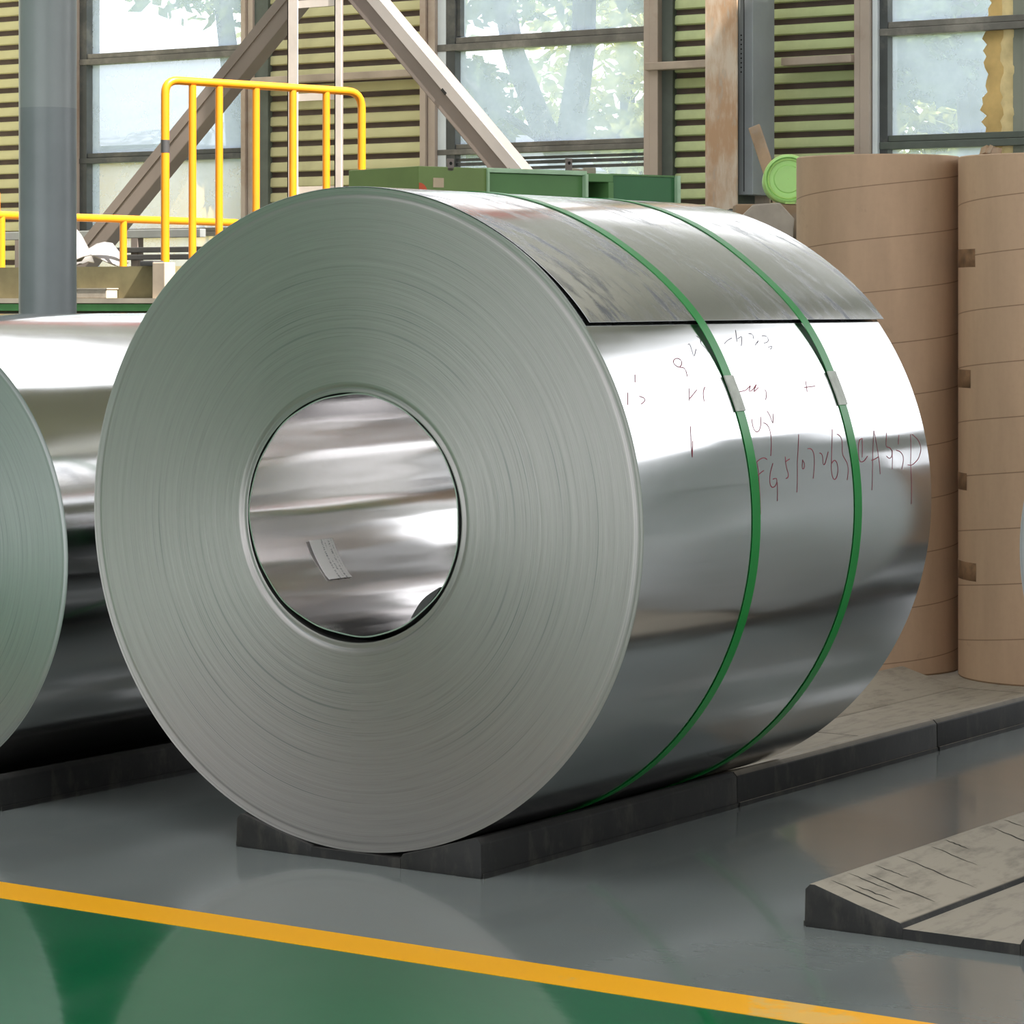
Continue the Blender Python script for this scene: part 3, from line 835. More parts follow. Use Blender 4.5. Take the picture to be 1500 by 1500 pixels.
# handwriting on the outer wrap
RED = [[(79.97, 0.4473), (79.41, 0.4672), (79.34, 0.4823), (79.75, 0.4896)], [(79.97, 0.4473), (81.49, 0.448), (83.49, 0.4454), (86.25, 0.4437), (89.0, 0.4436)], [(82.35, 0.4425), (81.9, 0.4556), (81.58, 0.4696)], [(80.47, 0.5109), (82.18, 0.4934), (83.93, 0.4871), (84.71, 0.4931), (84.65, 0.5082), (83.82, 0.5191), (82.93, 0.5195), (83.24, 0.5025)], [(83.82, 0.5191), (85.58, 0.5167), (87.08, 0.5135)], [(79.53, 0.5658), (81.45, 0.5619), (82.63, 0.5705), (83.25, 0.5658), (83.34, 0.5565)], [(80.42, 0.5624), (79.98, 0.5823)], [(75.75, 0.64), (80.61, 0.6119), (85.95, 0.597)], [(80.32, 0.6365), (81.96, 0.6266), (82.13, 0.6366), (80.99, 0.6434), (80.45, 0.636)], [(78.47, 0.6658), (78.4, 0.6818), (79.34, 0.6891), (81.41, 0.6826), (83.83, 0.6707)], [(79.43, 0.7121), (79.47, 0.7227), (80.52, 0.7237), (81.55, 0.7188), (81.71, 0.7259), (79.31, 0.7508)], [(75.29, 0.788), (79.1, 0.7664), (82.73, 0.7515), (84.18, 0.7542), (84.61, 0.7629), (83.88, 0.7761), (82.34, 0.7836), (81.27, 0.7818), (80.7, 0.771), (81.45, 0.7587)], [(76.28, 0.8038), (76.6, 0.8183), (77.69, 0.8207), (79.79, 0.81), (80.6, 0.8134), (81.45, 0.8267), (82.78, 0.829), (84.72, 0.8177)], [(77.46, 0.9127), (77.41, 0.8997), (78.99, 0.8856), (81.12, 0.8804), (81.81, 0.8847), (81.74, 0.9016), (80.74, 0.9218)], [(77.45, 0.9114), (80.91, 0.8964)], [(76.15, 0.9721), (79.76, 0.9491), (83.48, 0.9352), (87.06, 0.9263)], [(76.15, 0.9721), (79.29, 0.9714), (82.01, 0.9712), (84.29, 0.9696)], [(81.6, 0.9368), (81.41, 0.9563), (81.06, 0.9711)], [(76.74, 1.0282), (79.44, 1.0117), (79.51, 1.0319), (80.36, 1.0401), (81.56, 1.0309), (81.64, 1.0168), (81.06, 1.0086)], [(80.09, 1.0399), (83.59, 1.0274)], [(77.34, 1.0839), (79.1, 1.0718)], [(80.15, 1.0569), (80.51, 1.0798), (81.64, 1.0896), (83.77, 1.0726)], [(77.38, 1.1398), (83.12, 1.1164), (90.49, 1.1101)], [(77.4, 1.1468), (78.61, 1.1727), (80.31, 1.1794), (82.18, 1.1583), (83.28, 1.123), (83.07, 1.1025)], [(72.44, 0.4647), (73.86, 0.459), (74.92, 0.4648), (74.84, 0.48), (73.45, 0.497), (72.15, 0.5022)], [(73.28, 0.507), (73.54, 0.5234), (74.86, 0.5265), (76.66, 0.5212), (79.18, 0.5068)], [(71.19, 0.5356), (72.27, 0.5434), (73.86, 0.5425), (71.78, 0.5575)], [(67.47, 0.4477), (67.27, 0.4787), (66.24, 0.5081), (67.56, 0.4853), (67.33, 0.5049), (66.02, 0.5338), (67.74, 0.5046), (66.85, 0.5328)], [(67.31, 0.556), (67.87, 0.5605), (69.19, 0.5441)], [(66.03, 0.74), (68.13, 0.7283)], [(67.27, 0.7229), (67.1, 0.772)], [(64.25, 0.2739), (62.62, 0.2803), (62.45, 0.2624), (62.43, 0.2542), (61.86, 0.243), (61.17, 0.2468), (60.64, 0.2657), (60.95, 0.2794), (61.78, 0.2781), (62.36, 0.2631)], [(63.47, 0.0857), (64.9, 0.0737)], [(67.35, 0.0702), (67.79, 0.0907), (68.4, 0.0809), (68.74, 0.0653)], [(66.62, 0.0339), (68.75, 0.0183)], [(66.37, 0.2633), (68.57, 0.2463)], [(66.7, 0.2896), (68.19, 0.2513)], [(66.24, 0.3243), (67.27, 0.3075), (68.84, 0.3012)], [(72.99, 0.2208), (76.19, 0.2063), (78.64, 0.2), (75.48, 0.2154)]]
INK = [[(58.16, 0.3357), (57.88, 0.3444), (60.75, 0.3318), (59.06, 0.3573)], [(56.45, 0.3857), (57.06, 0.3989), (57.93, 0.3836), (58.83, 0.3969), (59.84, 0.3978)], [(58.19, 0.478), (57.47, 0.4989), (57.04, 0.5214)], [(55.38, 0.5556), (57.81, 0.5336)], [(57.21, 0.5432), (56.63, 0.5679), (58.72, 0.5414)], [(56.2, 0.6), (56.22, 0.618), (57.29, 0.6086)], [(58.64, 0.5994), (57.46, 0.6279), (58.2, 0.6134)], [(56.71, 0.6488), (56.74, 0.6731), (57.96, 0.6651), (58.24, 0.6405)], [(59.15, 0.6487), (58.73, 0.6718), (59.61, 0.6529)]]
def write(strokes, name, mat, wid):
    b = MB()
    for s in strokes:
        pts = []
        for k in range(len(s) - 1):
            (a0, y0), (a1, y1) = s[k], s[k + 1]
            m = max(2, int(math.hypot((a1 - a0) * 0.012, y1 - y0) / 0.006))
            for j in range(m): pts.append((a0 + (a1 - a0) * j / m, y0 + (y1 - y0) * j / m))
        pts.append(s[-1])
        # light smoothing
        for _ in range(2):
            pts = [pts[0]] + [((pts[i - 1][0] + 2 * pts[i][0] + pts[i + 1][0]) / 4, (pts[i - 1][1] + 2 * pts[i][1] + pts[i + 1][1]) / 4) for i in range(1, len(pts) - 1)] + [pts[-1]]
        r1, r2 = [], []
        for i, (a, y) in enumerate(pts):
            p, q = pts[max(0, i - 1)], pts[min(len(pts) - 1, i + 1)]
            dx, dy = (q[0] - p[0]) * 0.0119, q[1] - p[1]
            l = math.hypot(dx, dy) or 1; nx, ny = -dy / l, dx / l
            for lst, sg in ((r1, 1), (r2, -1)):
                aa = math.radians(a + sg * nx * wid / 0.0119 / 2); yy = y + sg * ny * wid / 2
                lst.append(((RX + 0.0005) * math.sin(aa), yy, (RZ_ + 0.0005) * math.cos(aa)))
        b.rings([r1, r2], close=False)
    return b.build(name, mat, main, smooth=True, loc=c0)
write(RED, 'handwriting', 'red_ink', 0.0017)['kind'] = 'stuff'
write(INK, 'handwriting', 'black_ink', 0.0014)['kind'] = 'stuff'

left = coil('steel_coil', -1.332, 0.03, 0.536, 0.536, 0.560, 1.35, 0.254, 0.254, 0.0, 'face_side', 'strip_mirror', 220, 60, 5)
tag(left, 'shiny steel coil cut off by the left edge of the picture', 'coil', 'steel coils')
MB().rings([ell(0.254, 0.254, 120, y) for y in (0.003, 1.345)]).build('core_sleeve', 'sleeve', left, smooth=True, loc=(0, 0, 0.56))
right = coil('steel_coil', 1.374, 1.385, 0.55, 0.55, 0.572, 1.25, 0.254, 0.254, 0.0, 'face_side', 'strip', 200, 50, 9)
tag(right, 'steel coil of which only a sliver shows at the right edge', 'coil', 'steel coils')
MB().rings([ell(0.254, 0.254, 120, y) for y in (0.003, 1.245)]).build('core_sleeve', 'dark_steel', right, smooth=True, loc=(0, 0, 0.572))  # bore darkened to keep bright streaks out of the main coil's reflection

MB().rings([ell(0.253, 0.253, 60, 0.012), ell(0.12, 0.12, 60, 0.012), ell(0.001, 0.001, 60, 0.012)]).build('reflection_plug', 'face_side', right, loc=(0, 0, 0.572))  # disc added to keep a dark oval out of the main coil's reflection

# ================================================================== RUBBER SADDLES
def saddle(x, y, hl, hr, label, mat='rubber', ln=0.994, notch=False):
    root = empty('coil_saddle', (x, y, 0))
    tag(root, label, 'saddle', 'rubber saddles under the coils')
    for sg, h in ((-1, hl), (1, hr)):
        p = [(0.3075, 0.0), (0.3090, 0.012), (0.3075, h[0] - 0.010), (0.298, h[0]), (0.288, h[0]), (0.20, h[1]), (0.118, h[2]), (0.112, 0.0195), (0.112, 0.0)]
        p = [(sg * q[0], q[1]) for q in p]
        w = MB().prism(p, 0, ln).build('wedge', mat, root, bevel=0.0025, smooth='auto')
        MB().box(min(sg * 0.3095, sg * 0.3125), max(sg * 0.3095, sg * 0.3125), 0.004, ln - 0.004, 0.0, 0.010).build('bottom_lip', mat, w)
    MB().box(-0.112, 0.112, 0, ln, 0, 0.0195).build('base_plate', mat, root)
    return root
LOW = (0.069, 0.0435, 0.0235); TALL = (0.078, 0.0515, 0.0295)
XC = 0.0175
saddle(XC, -0.009, LOW, TALL, 'black rubber saddle under the front of the large central coil', 'rubber_shaded')
saddle(XC, 0.988, LOW, TALL, 'rubber saddle under the rear of the large central coil')
saddle(XC, 1.986, LOW, TALL, 'dusty rubber saddle lying empty behind the central coil, before the paper rolls')
saddle(-1.300, 0.02, TALL, TALL, 'black rubber saddle under the left coil', 'rubber_shaded')
rs = saddle(1.364, -0.036, TALL, TALL, 'dusty cracked rubber saddle in the right foreground')
saddle(1.364, 0.962, TALL, TALL, 'rubber saddle behind the foreground one, at the right edge')
saddle(1.364, 1.96, TALL, TALL, 'rubber saddle under the coil at the right edge')
# cracks across the worn wedge of the foreground saddle
rng = random.Random(11)
def wedge_z(u):                      # height of the left wedge at distance u from the centre line
    pr = [(0.118, TALL[2]), (0.20, TALL[1]), (0.288, TALL[0])]
    for (a, za), (c, zc_) in zip(pr, pr[1:]):
        if a <= u <= c: return za + (zc_ - za) * (u - a) / (c - a)
    return TALL[0]
for y, ua, ub, wd in ((0.055, 0.285, 0.15, 0.0030), (0.085, 0.25, 0.18, 0.0022), (0.13, 0.29, 0.20, 0.0020), (0.165, 0.27, 0.135, 0.0032), (0.23, 0.285, 0.22, 0.0018), (0.33, 0.29, 0.13, 0.0024), (0.46, 0.285, 0.19, 0.002), (0.53, 0.29, 0.24, 0.003), (0.72, 0.28, 0.16, 0.003), (0.80, 0.29, 0.25, 0.002)):
    pts = []; m = 9
    for k in range(m + 1):
        u = ua + (ub - ua) * k / m
        pts.append((-u, y + rng.uniform(-0.003, 0.003) + 0.05 * (k / m) * 0.2, wedge_z(u) + 0.0006, wd * math.sin(PI * (k + 0.3) / (m + 0.6))))
    ck = MB().rings([[(x, yy - w_, z) for x, yy, z, w_ in pts], [(x, yy + w_, z) for x, yy, z, w_ in pts]], close=False)
    ck.build('crack', 'crack', [o for o in rs.children if o.name.startswith('wedge')][0])

board = MB().box(-1.25, 0.315, 2.983, 4.6, 0, 0.0200).build('floor_board', 'rubber', bevel=0.002)
tag(board, 'flat dusty board on the floor under the two kraft paper rolls', 'board')

# ================================================================== KRAFT PAPER ROLLS
def paper_roll(x, y, r, h, mat, label):
    root = empty('paper_roll', (x, y, 0.020)); tag(root, label, 'paper roll', 'kraft paper rolls standing behind the coil')
    n = 120
    def ring(rr, z): return [(rr * math.cos(2 * PI * j / n), rr * math.sin(2 * PI * j / n), z) for j in range(n)]
    MB().rings([ring(0.05, 0.0), ring(r - 0.004, 0.0), ring(r, 0.005), ring(r, h * 0.25), ring(r, h * 0.5), ring(r, h * 0.75), ring(r, h - 0.003), ring(r - 0.003, h), ring(0.05, h)]).build('paper_wrap', mat, root, smooth='auto')
    MB().rings([ring(0.05, 0.0), ring(0.05, h + 0.004), ring(0.042, h + 0.004), ring(0.042, 0.0)]).build('core_tube', 'cream', root, smooth='auto')
    return root
paper_roll(-0.514, 3.29, 0.2465, 1.540, 'kraft', 'tall kraft paper roll half hidden behind the central coil')
pr = paper_roll(0.012, 3.372, 0.270, 1.532, 'kraft2', 'tall kraft paper roll with brown tape patches at the right')
for z0, z1, a0, a1 in ((1.205, 1.258, -162, -119), (0.852, 0.905, -162, -124), (0.552, 0.602, -162, -129), (0.290, 0.343, -162, -118)):
    b = MB(); R = []
    for rr, z in ((0.2700, z0), (0.2712, z0 + 0.001), (0.2712, z1 - 0.001), (0.2700, z1)):
        R.append([(rr * math.cos(math.radians(a0 + (a1 - a0) * j / 12)), rr * math.sin(math.radians(a0 + (a1 - a0) * j / 12)), z - 0.0) for j in range(13)])
    b.rings(R, close=False).build('tape_patch', 'tape', pr, smooth=True)
# dry leaf litter on top of the right roll
b = MB(); rng = random.Random(5)
pts = [(0.0, 0.0)]
for k in range(9):
    cx, cy, s = rng.uniform(-0.03, 0.03), rng.uniform(-0.02, 0.02), rng.uniform(0.008, 0.02)
    mt = Matrix.Translation((cx, cy, s * 0.55)) @ Matrix.Rotation(rng.uniform(0, 3), 4, (rng.random(), rng.random(), rng.random() + 0.1))
    b.box(-s, s, -s * 0.6, s * 0.6, -s * 0.4, s * 0.4, mt)
tag(b.build('leaf_litter', 'plank', loc=(-0.085, 3.18, 1.5525)), 'small brown clump of dry leaves on top of the right paper roll', 'litter')

# ================================================================== BACKGROUND THINGS
# round steel column
col = empty('steel_column', (-3.997, 3.368, 0)); tag(col, 'dark grey round steel column behind the left coil', 'column')
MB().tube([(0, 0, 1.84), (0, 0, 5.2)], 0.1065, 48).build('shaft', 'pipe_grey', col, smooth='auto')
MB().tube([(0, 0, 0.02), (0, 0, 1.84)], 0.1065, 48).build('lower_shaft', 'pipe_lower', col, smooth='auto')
MB().tube([(0, 0, 0), (0, 0, 0.02)], 0.20, 32).build('base_flange', 'pipe_dark', col, smooth='auto')
MB().box(-0.16, 0.16, -0.16, 0.16, 5.2, 5.23).build('head_plate', 'pipe_dark', col)

# raised platform
plat = empty('raised_platform', (-10.3, 7.5, 0)); tag(plat, 'stained olive raised platform carrying the yellow railings', 'platform')
ox, oy = 10.3, -7.5
poly = [(-13.9, 7.5), (-7.0, 7.5), (-6.62, 8.85), (-6.62, 9.75), (-13.9, 9.75)]
b = MB(); n = len(poly)
b.v = [(x + ox, y + oy, 0) for x, y in poly] + [(x + ox, y + oy, 1.315) for x, y in poly]
b.f = [tuple(reversed(range(n))), tuple(range(n, 2 * n))] + [(k, (k + 1) % n, n + (k + 1) % n, n + k) for k in range(n)]
b.build('platform_block', 'olive', plat)
MB().box(-3.6, 3.3, -0.10, 0.0, 1.113, 1.140).build('ledge', 'ledge', plat)
MB().box(-3.6, 3.3, -0.06, 0.0, 1.070, 1.108).build('green_trim', 'green_trim', plat)
MB().box(-3.6, 3.3, -0.03, 0.0, 0.0, 1.060).build('skirt', 'dark_steel', plat)
MB().box(3.24, 3.33, -0.06, 0.03, 0.0, 1.335).build('corner_post', 'girt', plat, bevel=0.006)
MB().box(3.14, 3.24, -0.05, 0.04, 1.315, 1.345).build('corner_clamp', 'dark_steel', plat, bevel=0.008)
bx = empty('ledge_box', (-7.50, 7.45, 1.140)); tag(bx, 'small pale edged box lying on the platform ledge', 'box')
MB().box(-0.14, 0.14, -0.045, 0.045, 0.0, 0.05).build('box_body', 'stone', bx, bevel=0.004)
MB().box(-0.145, 0.145, -0.048, 0.048, 0.050, 0.056).build('box_lid', 'ledge', bx)

# tall yellow railing
def bend(a, b, c, r, m=6):
    a, b, c = Vector(a), Vector(b), Vector(c)
    p = b + (a - b).normalized() * r; q = b + (c - b).normalized() * r
    out = []
    for k in range(m + 1):
        t = k / m; out.append((1 - t) ** 2 * p + 2 * t * (1 - t) * b + t * t * q)
    return out
rl = empty('safety_railing', (-7.074, 7.563, 1.315)); tag(rl, 'tall yellow tubular railing with upright bars and rounded corners', 'railing', 'yellow railings')
A, B = Vector((0, 0, 0)), Vector((0.402, 1.244, 0))
H = 1.019
path = [A] + bend(A, A + Vector((0, 0, H)), B + Vector((0, 0, H - 0.011)), 0.08) + bend(A + Vector((0, 0, H)), B + Vector((0, 0, H - 0.011)), B, 0.10) + [B]
MB().tube(path, 0.0235, 14).build('frame_tube', 'yellow', rl, smooth='auto')
for t in (0.1332, 0.265, 0.450, 0.638, 0.812):
    p = A.lerp(B, t)
    MB().tube([p, p + Vector((0, 0, H - 0.022))], 0.0215, 12).build('upright', 'yellow', rl, smooth='auto')
MB().tube([(0, 0, 0.62), (0, 0, 0.69)], 0.0245, 14).build('worn_band', 'dark_steel', rl, smooth='auto')

lr = empty('safety_railing', (-8.385, 7.636, 1.315)); tag(lr, 'low yellow railing running behind the grey column', 'railing', 'yellow railings')
A, B = Vector((0, -0.03, 0.303)), Vector((0.118, 1.898, 0.299))
e = B + Vector((0.012, 0.12, 0))
path = [A] + bend(A, e, Vector((e.x, e.y, 0)), 0.07) + [Vector((e.x, e.y, 0))]
MB().tube(path, 0.0235, 14).build('top_rail', 'yellow', lr, smooth='auto')
for t in (0.02, 0.525):
    p = A.lerp(B, t)
    MB().tube([(p.x, p.y, 0), (p.x, p.y, p.z - 0.005)], 0.0225, 12).build('post', 'yellow', lr, smooth='auto')
MB().tube([A, A + Vector((0, 0, 0.12)), A + Vector((-0.02, -0.03, 0.19)), A + Vector((-0.06, -0.09, 0.23))], 0.0235, 12).build('curved_upright', 'yellow', lr, smooth='auto')

# grey guard rail in front of the back wall
gr = empty('grey_guard_rail', (-10.4, 10.6, 0)); tag(gr, 'grey steel guard rail low in front of the left window', 'railing')
MB().box(-1.8, 1.02, -0.03, 0.03, 1.555, 1.612).build('top_rail', 'grey_steel', gr, bevel=0.005)
MB().box(-0.25, 1.05, -0.05, -0.01, 1.455, 1.492).build('lower_rail', 'dark_steel', gr, bevel=0.005)
MB().box(-0.25, 1.05, -0.05, -0.01, 1.405, 1.442).build('lower_rail', 'dark_steel', gr, bevel=0.005)
for x in (-0.66, -0.12, 0.43):
    MB().box(x - 0.03, x + 0.03, -0.03, 0.03, 0, 1.555).build('post', 'brace', gr)
# crumpled pale sheets lying on the platform
def sheet(name, loc, size, rz, tilt, label, seed, mat='pale'):
    rg = random.Random(seed); b = MB(); nx, ny = 6, 4; R = []
    for i in range(nx + 1):
        row = []
        for j in range(ny + 1):
            u, v_ = i / nx, j / ny
            row.append(((u - 0.5) * size[0], (v_ - 0.5) * size[1], abs(math.sin(u * 2.7 + 0.3)) * size[2] * (0.4 + 0.6 * v_) + rg.uniform(0, 0.02)))
        R.append(row)
    b.rings(R, close=False)
    o = b.build(name, mat, smooth='auto', loc=loc); o.rotation_euler = (0, tilt, rz)
    s_ = o.modifiers.new('thickness', 'SOLIDIFY'); s_.thickness = 0.008
    return tag(o, label, 'sheet', 'crumpled sheets on the platform')
sheet('crumpled_sheet', (-8.62, 8.72, 1.325), (0.30, 0.35, 0.16), 0.5, 0.0, 'crumpled pale sheet lying beside the low yellow railing', 4)
sheet('crumpled_sheet', (-8.98, 8.80, 1.325), (0.26, 0.35, 0.24), 0.3, 0.0, 'crumpled pale sheet right behind the grey column', 9)

# lattice post
lp = empty('lattice_post', (-7.92, 10.0, 0)); tag(lp, 'pale sunlit lattice post in front of the slatted wall', 'post')
MB().box(-0.213, -0.205, -0.05, 0.03, 0, 4.6).build('angle_leg', 'brace', lp)  # brown paints the shaded side of the leg
MB().box(-0.213, -0.131, -0.05, -0.042, 0, 4.6).build('angle_leg', 'lattice', lp)
MB().box(0.164, 0.218, -0.05, -0.042, 0, 4.6).build('angle_leg', 'lattice', lp)
MB().box(0.164, 0.172, -0.05, 0.03, 0, 4.6).build('angle_leg', 'brace', lp)  # shaded side of the other leg, also painted brown
for z in (0.65, 1.24, 1.825, 2.412, 3.00, 3.59, 4.2):
    MB().box(-0.135, 0.168, -0.041, -0.033, z - 0.025, z + 0.022).build('batten', 'lattice', lp)
# diagonal braces
def brace(label, a, b, w, h, mat, mat2, groove):
    root = empty('diagonal_brace', a); tag(root, label, 'brace', 'diagonal braces')
    a, b = Vector(a), Vector(b); d = b - a
    up = Vector((0, -1, 0)).cross(d.normalized())
    MB().bar((0, 0, 0), d, w, h, up=Vector((0, -1, 0)).cross(d)).build('brace_box', mat, root, bevel=0.006)
    n = d.normalized(); s = Vector((0, 1, 0)).cross(n).normalized()
    if s.z < 0: s = -s
    # lighter flange along the upper edge, with a groove line
    off = s * (h * 0.30)
    MB().bar(off + Vector((0, -w / 2 - 0.004, 0)), d + off + Vector((0, -w / 2 - 0.004, 0)), 0.008, h * 0.40, up=s).build('flange', mat2, root)
    if groove:
        for t in (0.24, 0.40, 0.56):
            p = d * t + s * (h * 0.12) + Vector((0, -w / 2 - 0.009, 0))
            MB().bar(p, p + n * 0.045, 0.004, 0.018, up=s).build('slot_shade', 'dark_gap', root)
        o2 = s * (h * 0.105) + Vector((0, -w / 2 - 0.003, 0))
        MB().bar(o2, d + o2, 0.006, 0.004, up=s).build('groove', 'dark_gap', root)
    return root
brace('brown diagonal brace sloping down to the left across the left window', (-8.08, 10.14, 3.17), (-11.55, 10.14, 0.02), 0.12, 0.155, 'brace', 'brace', False)
brace('grey diagonal brace sloping down to the right across the middle window', (-7.78, 10.14, 3.17), (-4.66, 10.14, 0.02), 0.12, 0.175, 'brace', 'brace_light', True)

# H column of the back wall with cable duct
hc = empty('steel_h_column', (-5.5065, 11.1, 0)); tag(hc, 'rust stained steel H column standing against the slatted wall', 'column')
MB().box(-0.1105, 0.1105, -0.215, -0.200, 0, ZR).build('front_flange', 'rust', hc)
MB().box(-0.1105, 0.1105, 0.190, 0.205, 0, ZR).build('rear_flange', 'rust', hc)
MB().box(-0.006, 0.006, -0.200, 0.190, 0, ZR).build('web', 'channel', hc)
dc = empty('cable_duct', (-5.40, 11.1, 1.772)); tag(dc, 'grey cable duct fixed beside the rusty H column', 'duct')
MB().box(-0.04, 0.062, -0.12, 0.15, 0, 4.0).build('duct_body', 'pipe_grey', dc, bevel=0.004)
MB().box(0.000, 0.004, -0.124, -0.120, 0.02, 3.98).build('duct_seam', 'dark_gap', dc)
for k in range(9):
    z = 0.42 + 0.0235 * k if k < 7 else 0.30
    MB().tube([(-0.018, -0.1225, 0.75 + 0.028 * k), (-0.018, -0.1195, 0.75 + 0.028 * k)], 0.005, 8).build('hole_shade', 'dark_gap', dc)

# green machine housing
L0 = Vector((-4.042, 5.76, 0)); ang = math.atan2(1.417, 0.479)
gm = empty('machine_housing', tuple(L0), ang); tag(gm, 'long green machine housing with a shelf recess behind the coil top', 'machine')
MB().box(0.0, 0.372, 0.0, 0.55, 0, 1.718).build('panel', 'green_box', gm, bevel=0.004)
MB().box(0.378, 0.925, 0.01, 0.55, 0, 1.698).build('panel', 'green_box2', gm, bevel=0.004)
MB().box(0.378, 0.94, -0.005, 0.55, 1.700, 1.720).build('top_plate', 'green_light', gm, bevel=0.002)
MB().box(0.372, 0.380, -0.012, 0.02, 0, 1.716).build('edge_strip', 'green_light', gm)
MB().box(0.925, 0.940, -0.015, 0.30, 0, 1.705).build('edge_strip', 'green_light', gm)
MB().box(0.940, 1.062, 0.28, 0.55, 0, 1.66).build('recess_back', 'green_box3', gm)
MB().box(0.940, 1.090, -0.01, 0.28, 1.672, 1.710).build('recess_top', 'green_box2', gm, bevel=0.003)
MB().box(1.062, 1.092, -0.01, 0.30, 0, 1.672).build('recess_post', 'green_box2', gm, bevel=0.003)
MB().box(1.095, 1.480, 0.015, 0.55, 0, 1.705).build('panel', 'green_box3', gm, bevel=0.004)
MB().box(1.480, 1.500, -0.005, 0.55, 0, 1.712).build('edge_strip', 'green_light', gm)
MB().box(1.095, 1.500, 0.012, 0.55, 1.705, 1.713).build('top_plate', 'green_box2', gm)
pz = MB().box(0.078, 0.135, -0.003, 0.0, 1.626, 1.668).build('paper_note', 'cream', gm)
b = MB(); b.v = [(0.002, -0.002, 1.58)] + [(0.002 + 0.046 * math.cos(t * PI / 2 / 8), -0.002, 1.60 + 0.045 * math.sin(t * PI / 2 / 8)) for t in range(9)]
b.f = [tuple(range(10))]; b.build('red_mark', 'orange', gm)
for x, z in ((0.175, 1.70), (0.84, 1.72)):
    k_ = MB().box(x - 0.018, x + 0.018, 0.0, 0.008, z, z + 0.055).build('lug', 'brace', gm, bevel=0.002)
    MB().tube([(x, -0.001, z + 0.034), (x, 0.009, z + 0.034)], 0.008, 10).build('lug_hole_shade', 'dark_gap', k_)
b = MB(); rng = random.Random(2)
for k in range(6):
    s = rng.uniform(0.012, 0.026)
    b.box(-s, s, -s, s, 0, s * 1.1, Matrix.Translation((k * 0.018 - 0.04, rng.uniform(-0.02, 0.02), 0)) @ Matrix.Rotation(rng.uniform(0, 1.5), 4, 'Z'))
lumpw = gm.matrix_basis @ Vector((0.985, 0.12, 1.712))
tag(b.build('rubble_lump', 'stone', loc=tuple(Vector((L0.x, L0.y, 0)) + Matrix.Rotation(ang, 3, 'Z') @ Vector((0.985, 0.12, 1.711))), bevel=0.003), 'small pale lump of rubble on top of the green housing', 'rubble')

# scrap stand with slabs, plank, pipe stub and lime bucket
sd = empty('scrap_stand', (-2.45, 6.55, 0)); tag(sd, 'steel stand with scrap slabs behind the left paper roll', 'stand')
MB().box(-0.65, 0.65, -0.78, 0.55, 1.30, 1.36).build('stand_top', 'dark_steel', sd, bevel=0.004)
for sx in (-0.6, 0.6):
    for sy in (-0.72, 0.5):
        MB().box(sx - 0.03, sx + 0.03, sy - 0.03, sy + 0.03, 0, 1.30).build('leg', 'dark_steel', sd)
def slab(loc, size, rx, ry, rz, label, seed, mat='stone'):
    rg = random.Random(seed); w, d, h = size
    prof = [(-w / 2, 0), (w / 2, 0), (w / 2 + 0.01, h * 0.6), (w * 0.32, h), (-w * 0.2, h * 0.96), (-w / 2 - 0.005, h * 0.55)]
    o = MB().prism([(x + rg.uniform(-0.01, 0.01), z) for x, z in prof], -d / 2, d / 2).build('stone_slab', mat, loc=loc, bevel=0.006)
    o.rotation_euler = (rx, ry, rz)
    return tag(o, label, 'slab', 'scrap slabs on the stand')
slab((-2.42, 5.96, 1.361), (0.22, 0.05, 0.170), -0.12, 0.0, 0.60, 'pale broken slab leaning in front of the lime bucket', 1)
slab((-2.20, 6.06, 1.361), (0.20, 0.05, 0.140), -0.10, 0.0, 0.6, 'small pale slab between the lime bucket and the paper roll', 2)
sb = MB().box(-0.22, 0.22, -0.12, 0.12, 0, 0.17).build('timber_block', 'plank', loc=(-2.47, 6.24, 1.361), bevel=0.006)
sb.rotation_euler = (0, 0, 0.58); tag(sb, 'weathered timber block under the lime bucket', 'block')
# lime bucket lying on its side, base towards the viewer
bk = empty('bucket', (-2.47, 6.24, 1.5355)); bk.rotation_euler = (0, 0, 0.56); tag(bk, 'lime green plastic bucket lying on its side behind the paper roll', 'bucket')
def yring(r, y, n=40): return [(r * math.cos(2 * PI * j / n), y, r * math.sin(2 * PI * j / n) + 0.1) for j in range(n)]
MB().rings([yring(0.094, 0.20), yring(0.099, -0.10), yring(0.099, -0.13), yring(0.092, -0.135), yring(0.088, -0.12), yring(0.060, -0.118), yring(0.056, -0.124), yring(0.020, -0.124), yring(0.001, -0.124)]).build('bucket_wall', 'lime', bk, smooth='auto')
MB().rings([yring(0.0995, -0.112), yring(0.1035, -0.116), yring(0.1035, -0.126), yring(0.0995, -0.130)]).build('rim', 'lime2', bk, smooth='auto')
MB().rings([yring(0.078, -0.1225), yring(0.080, -0.1265), yring(0.083, -0.1265), yring(0.085, -0.1225)]).build('base_ring', 'lime2', bk, smooth='auto')
MB().box(-0.012, 0.028, -0.13, -0.10, -0.004, 0.004).build('lug', 'lime2', bk)
# leaning plank
pk = MB().bar((0, 0, 0), (-0.31, 0.20, 0.535), 0.022, 0.055, up=(1, 0.2, 0)).build('leaning_plank', 'plank', loc=(-2.72, 6.75, 1.378), bevel=0.004)
tag(pk, 'short weathered plank leaning beside the lime bucket', 'plank')
# pipe stubs standing on the stand
for x, y, r, h, lab in ((-2.80, 6.40, 0.045, 0.16, 'grey pipe stub on the stand below the cable duct'), (-2.66, 6.55, 0.03, 0.17, 'thin grey pipe stub left of the leaning plank')):
    p = empty('pipe_stub', (x, y, 1.36)); tag(p, lab, 'pipe')
    MB().tube([(0, 0, 0), (0, 0, h)], r, 20).build('pipe_wall', 'grey_steel', p, smooth='auto')
    MB().tube([(0, 0, h), (0, 0, h + 0.004)], r * 0.8, 20).build('pipe_mouth_shade', 'dark_gap', p)

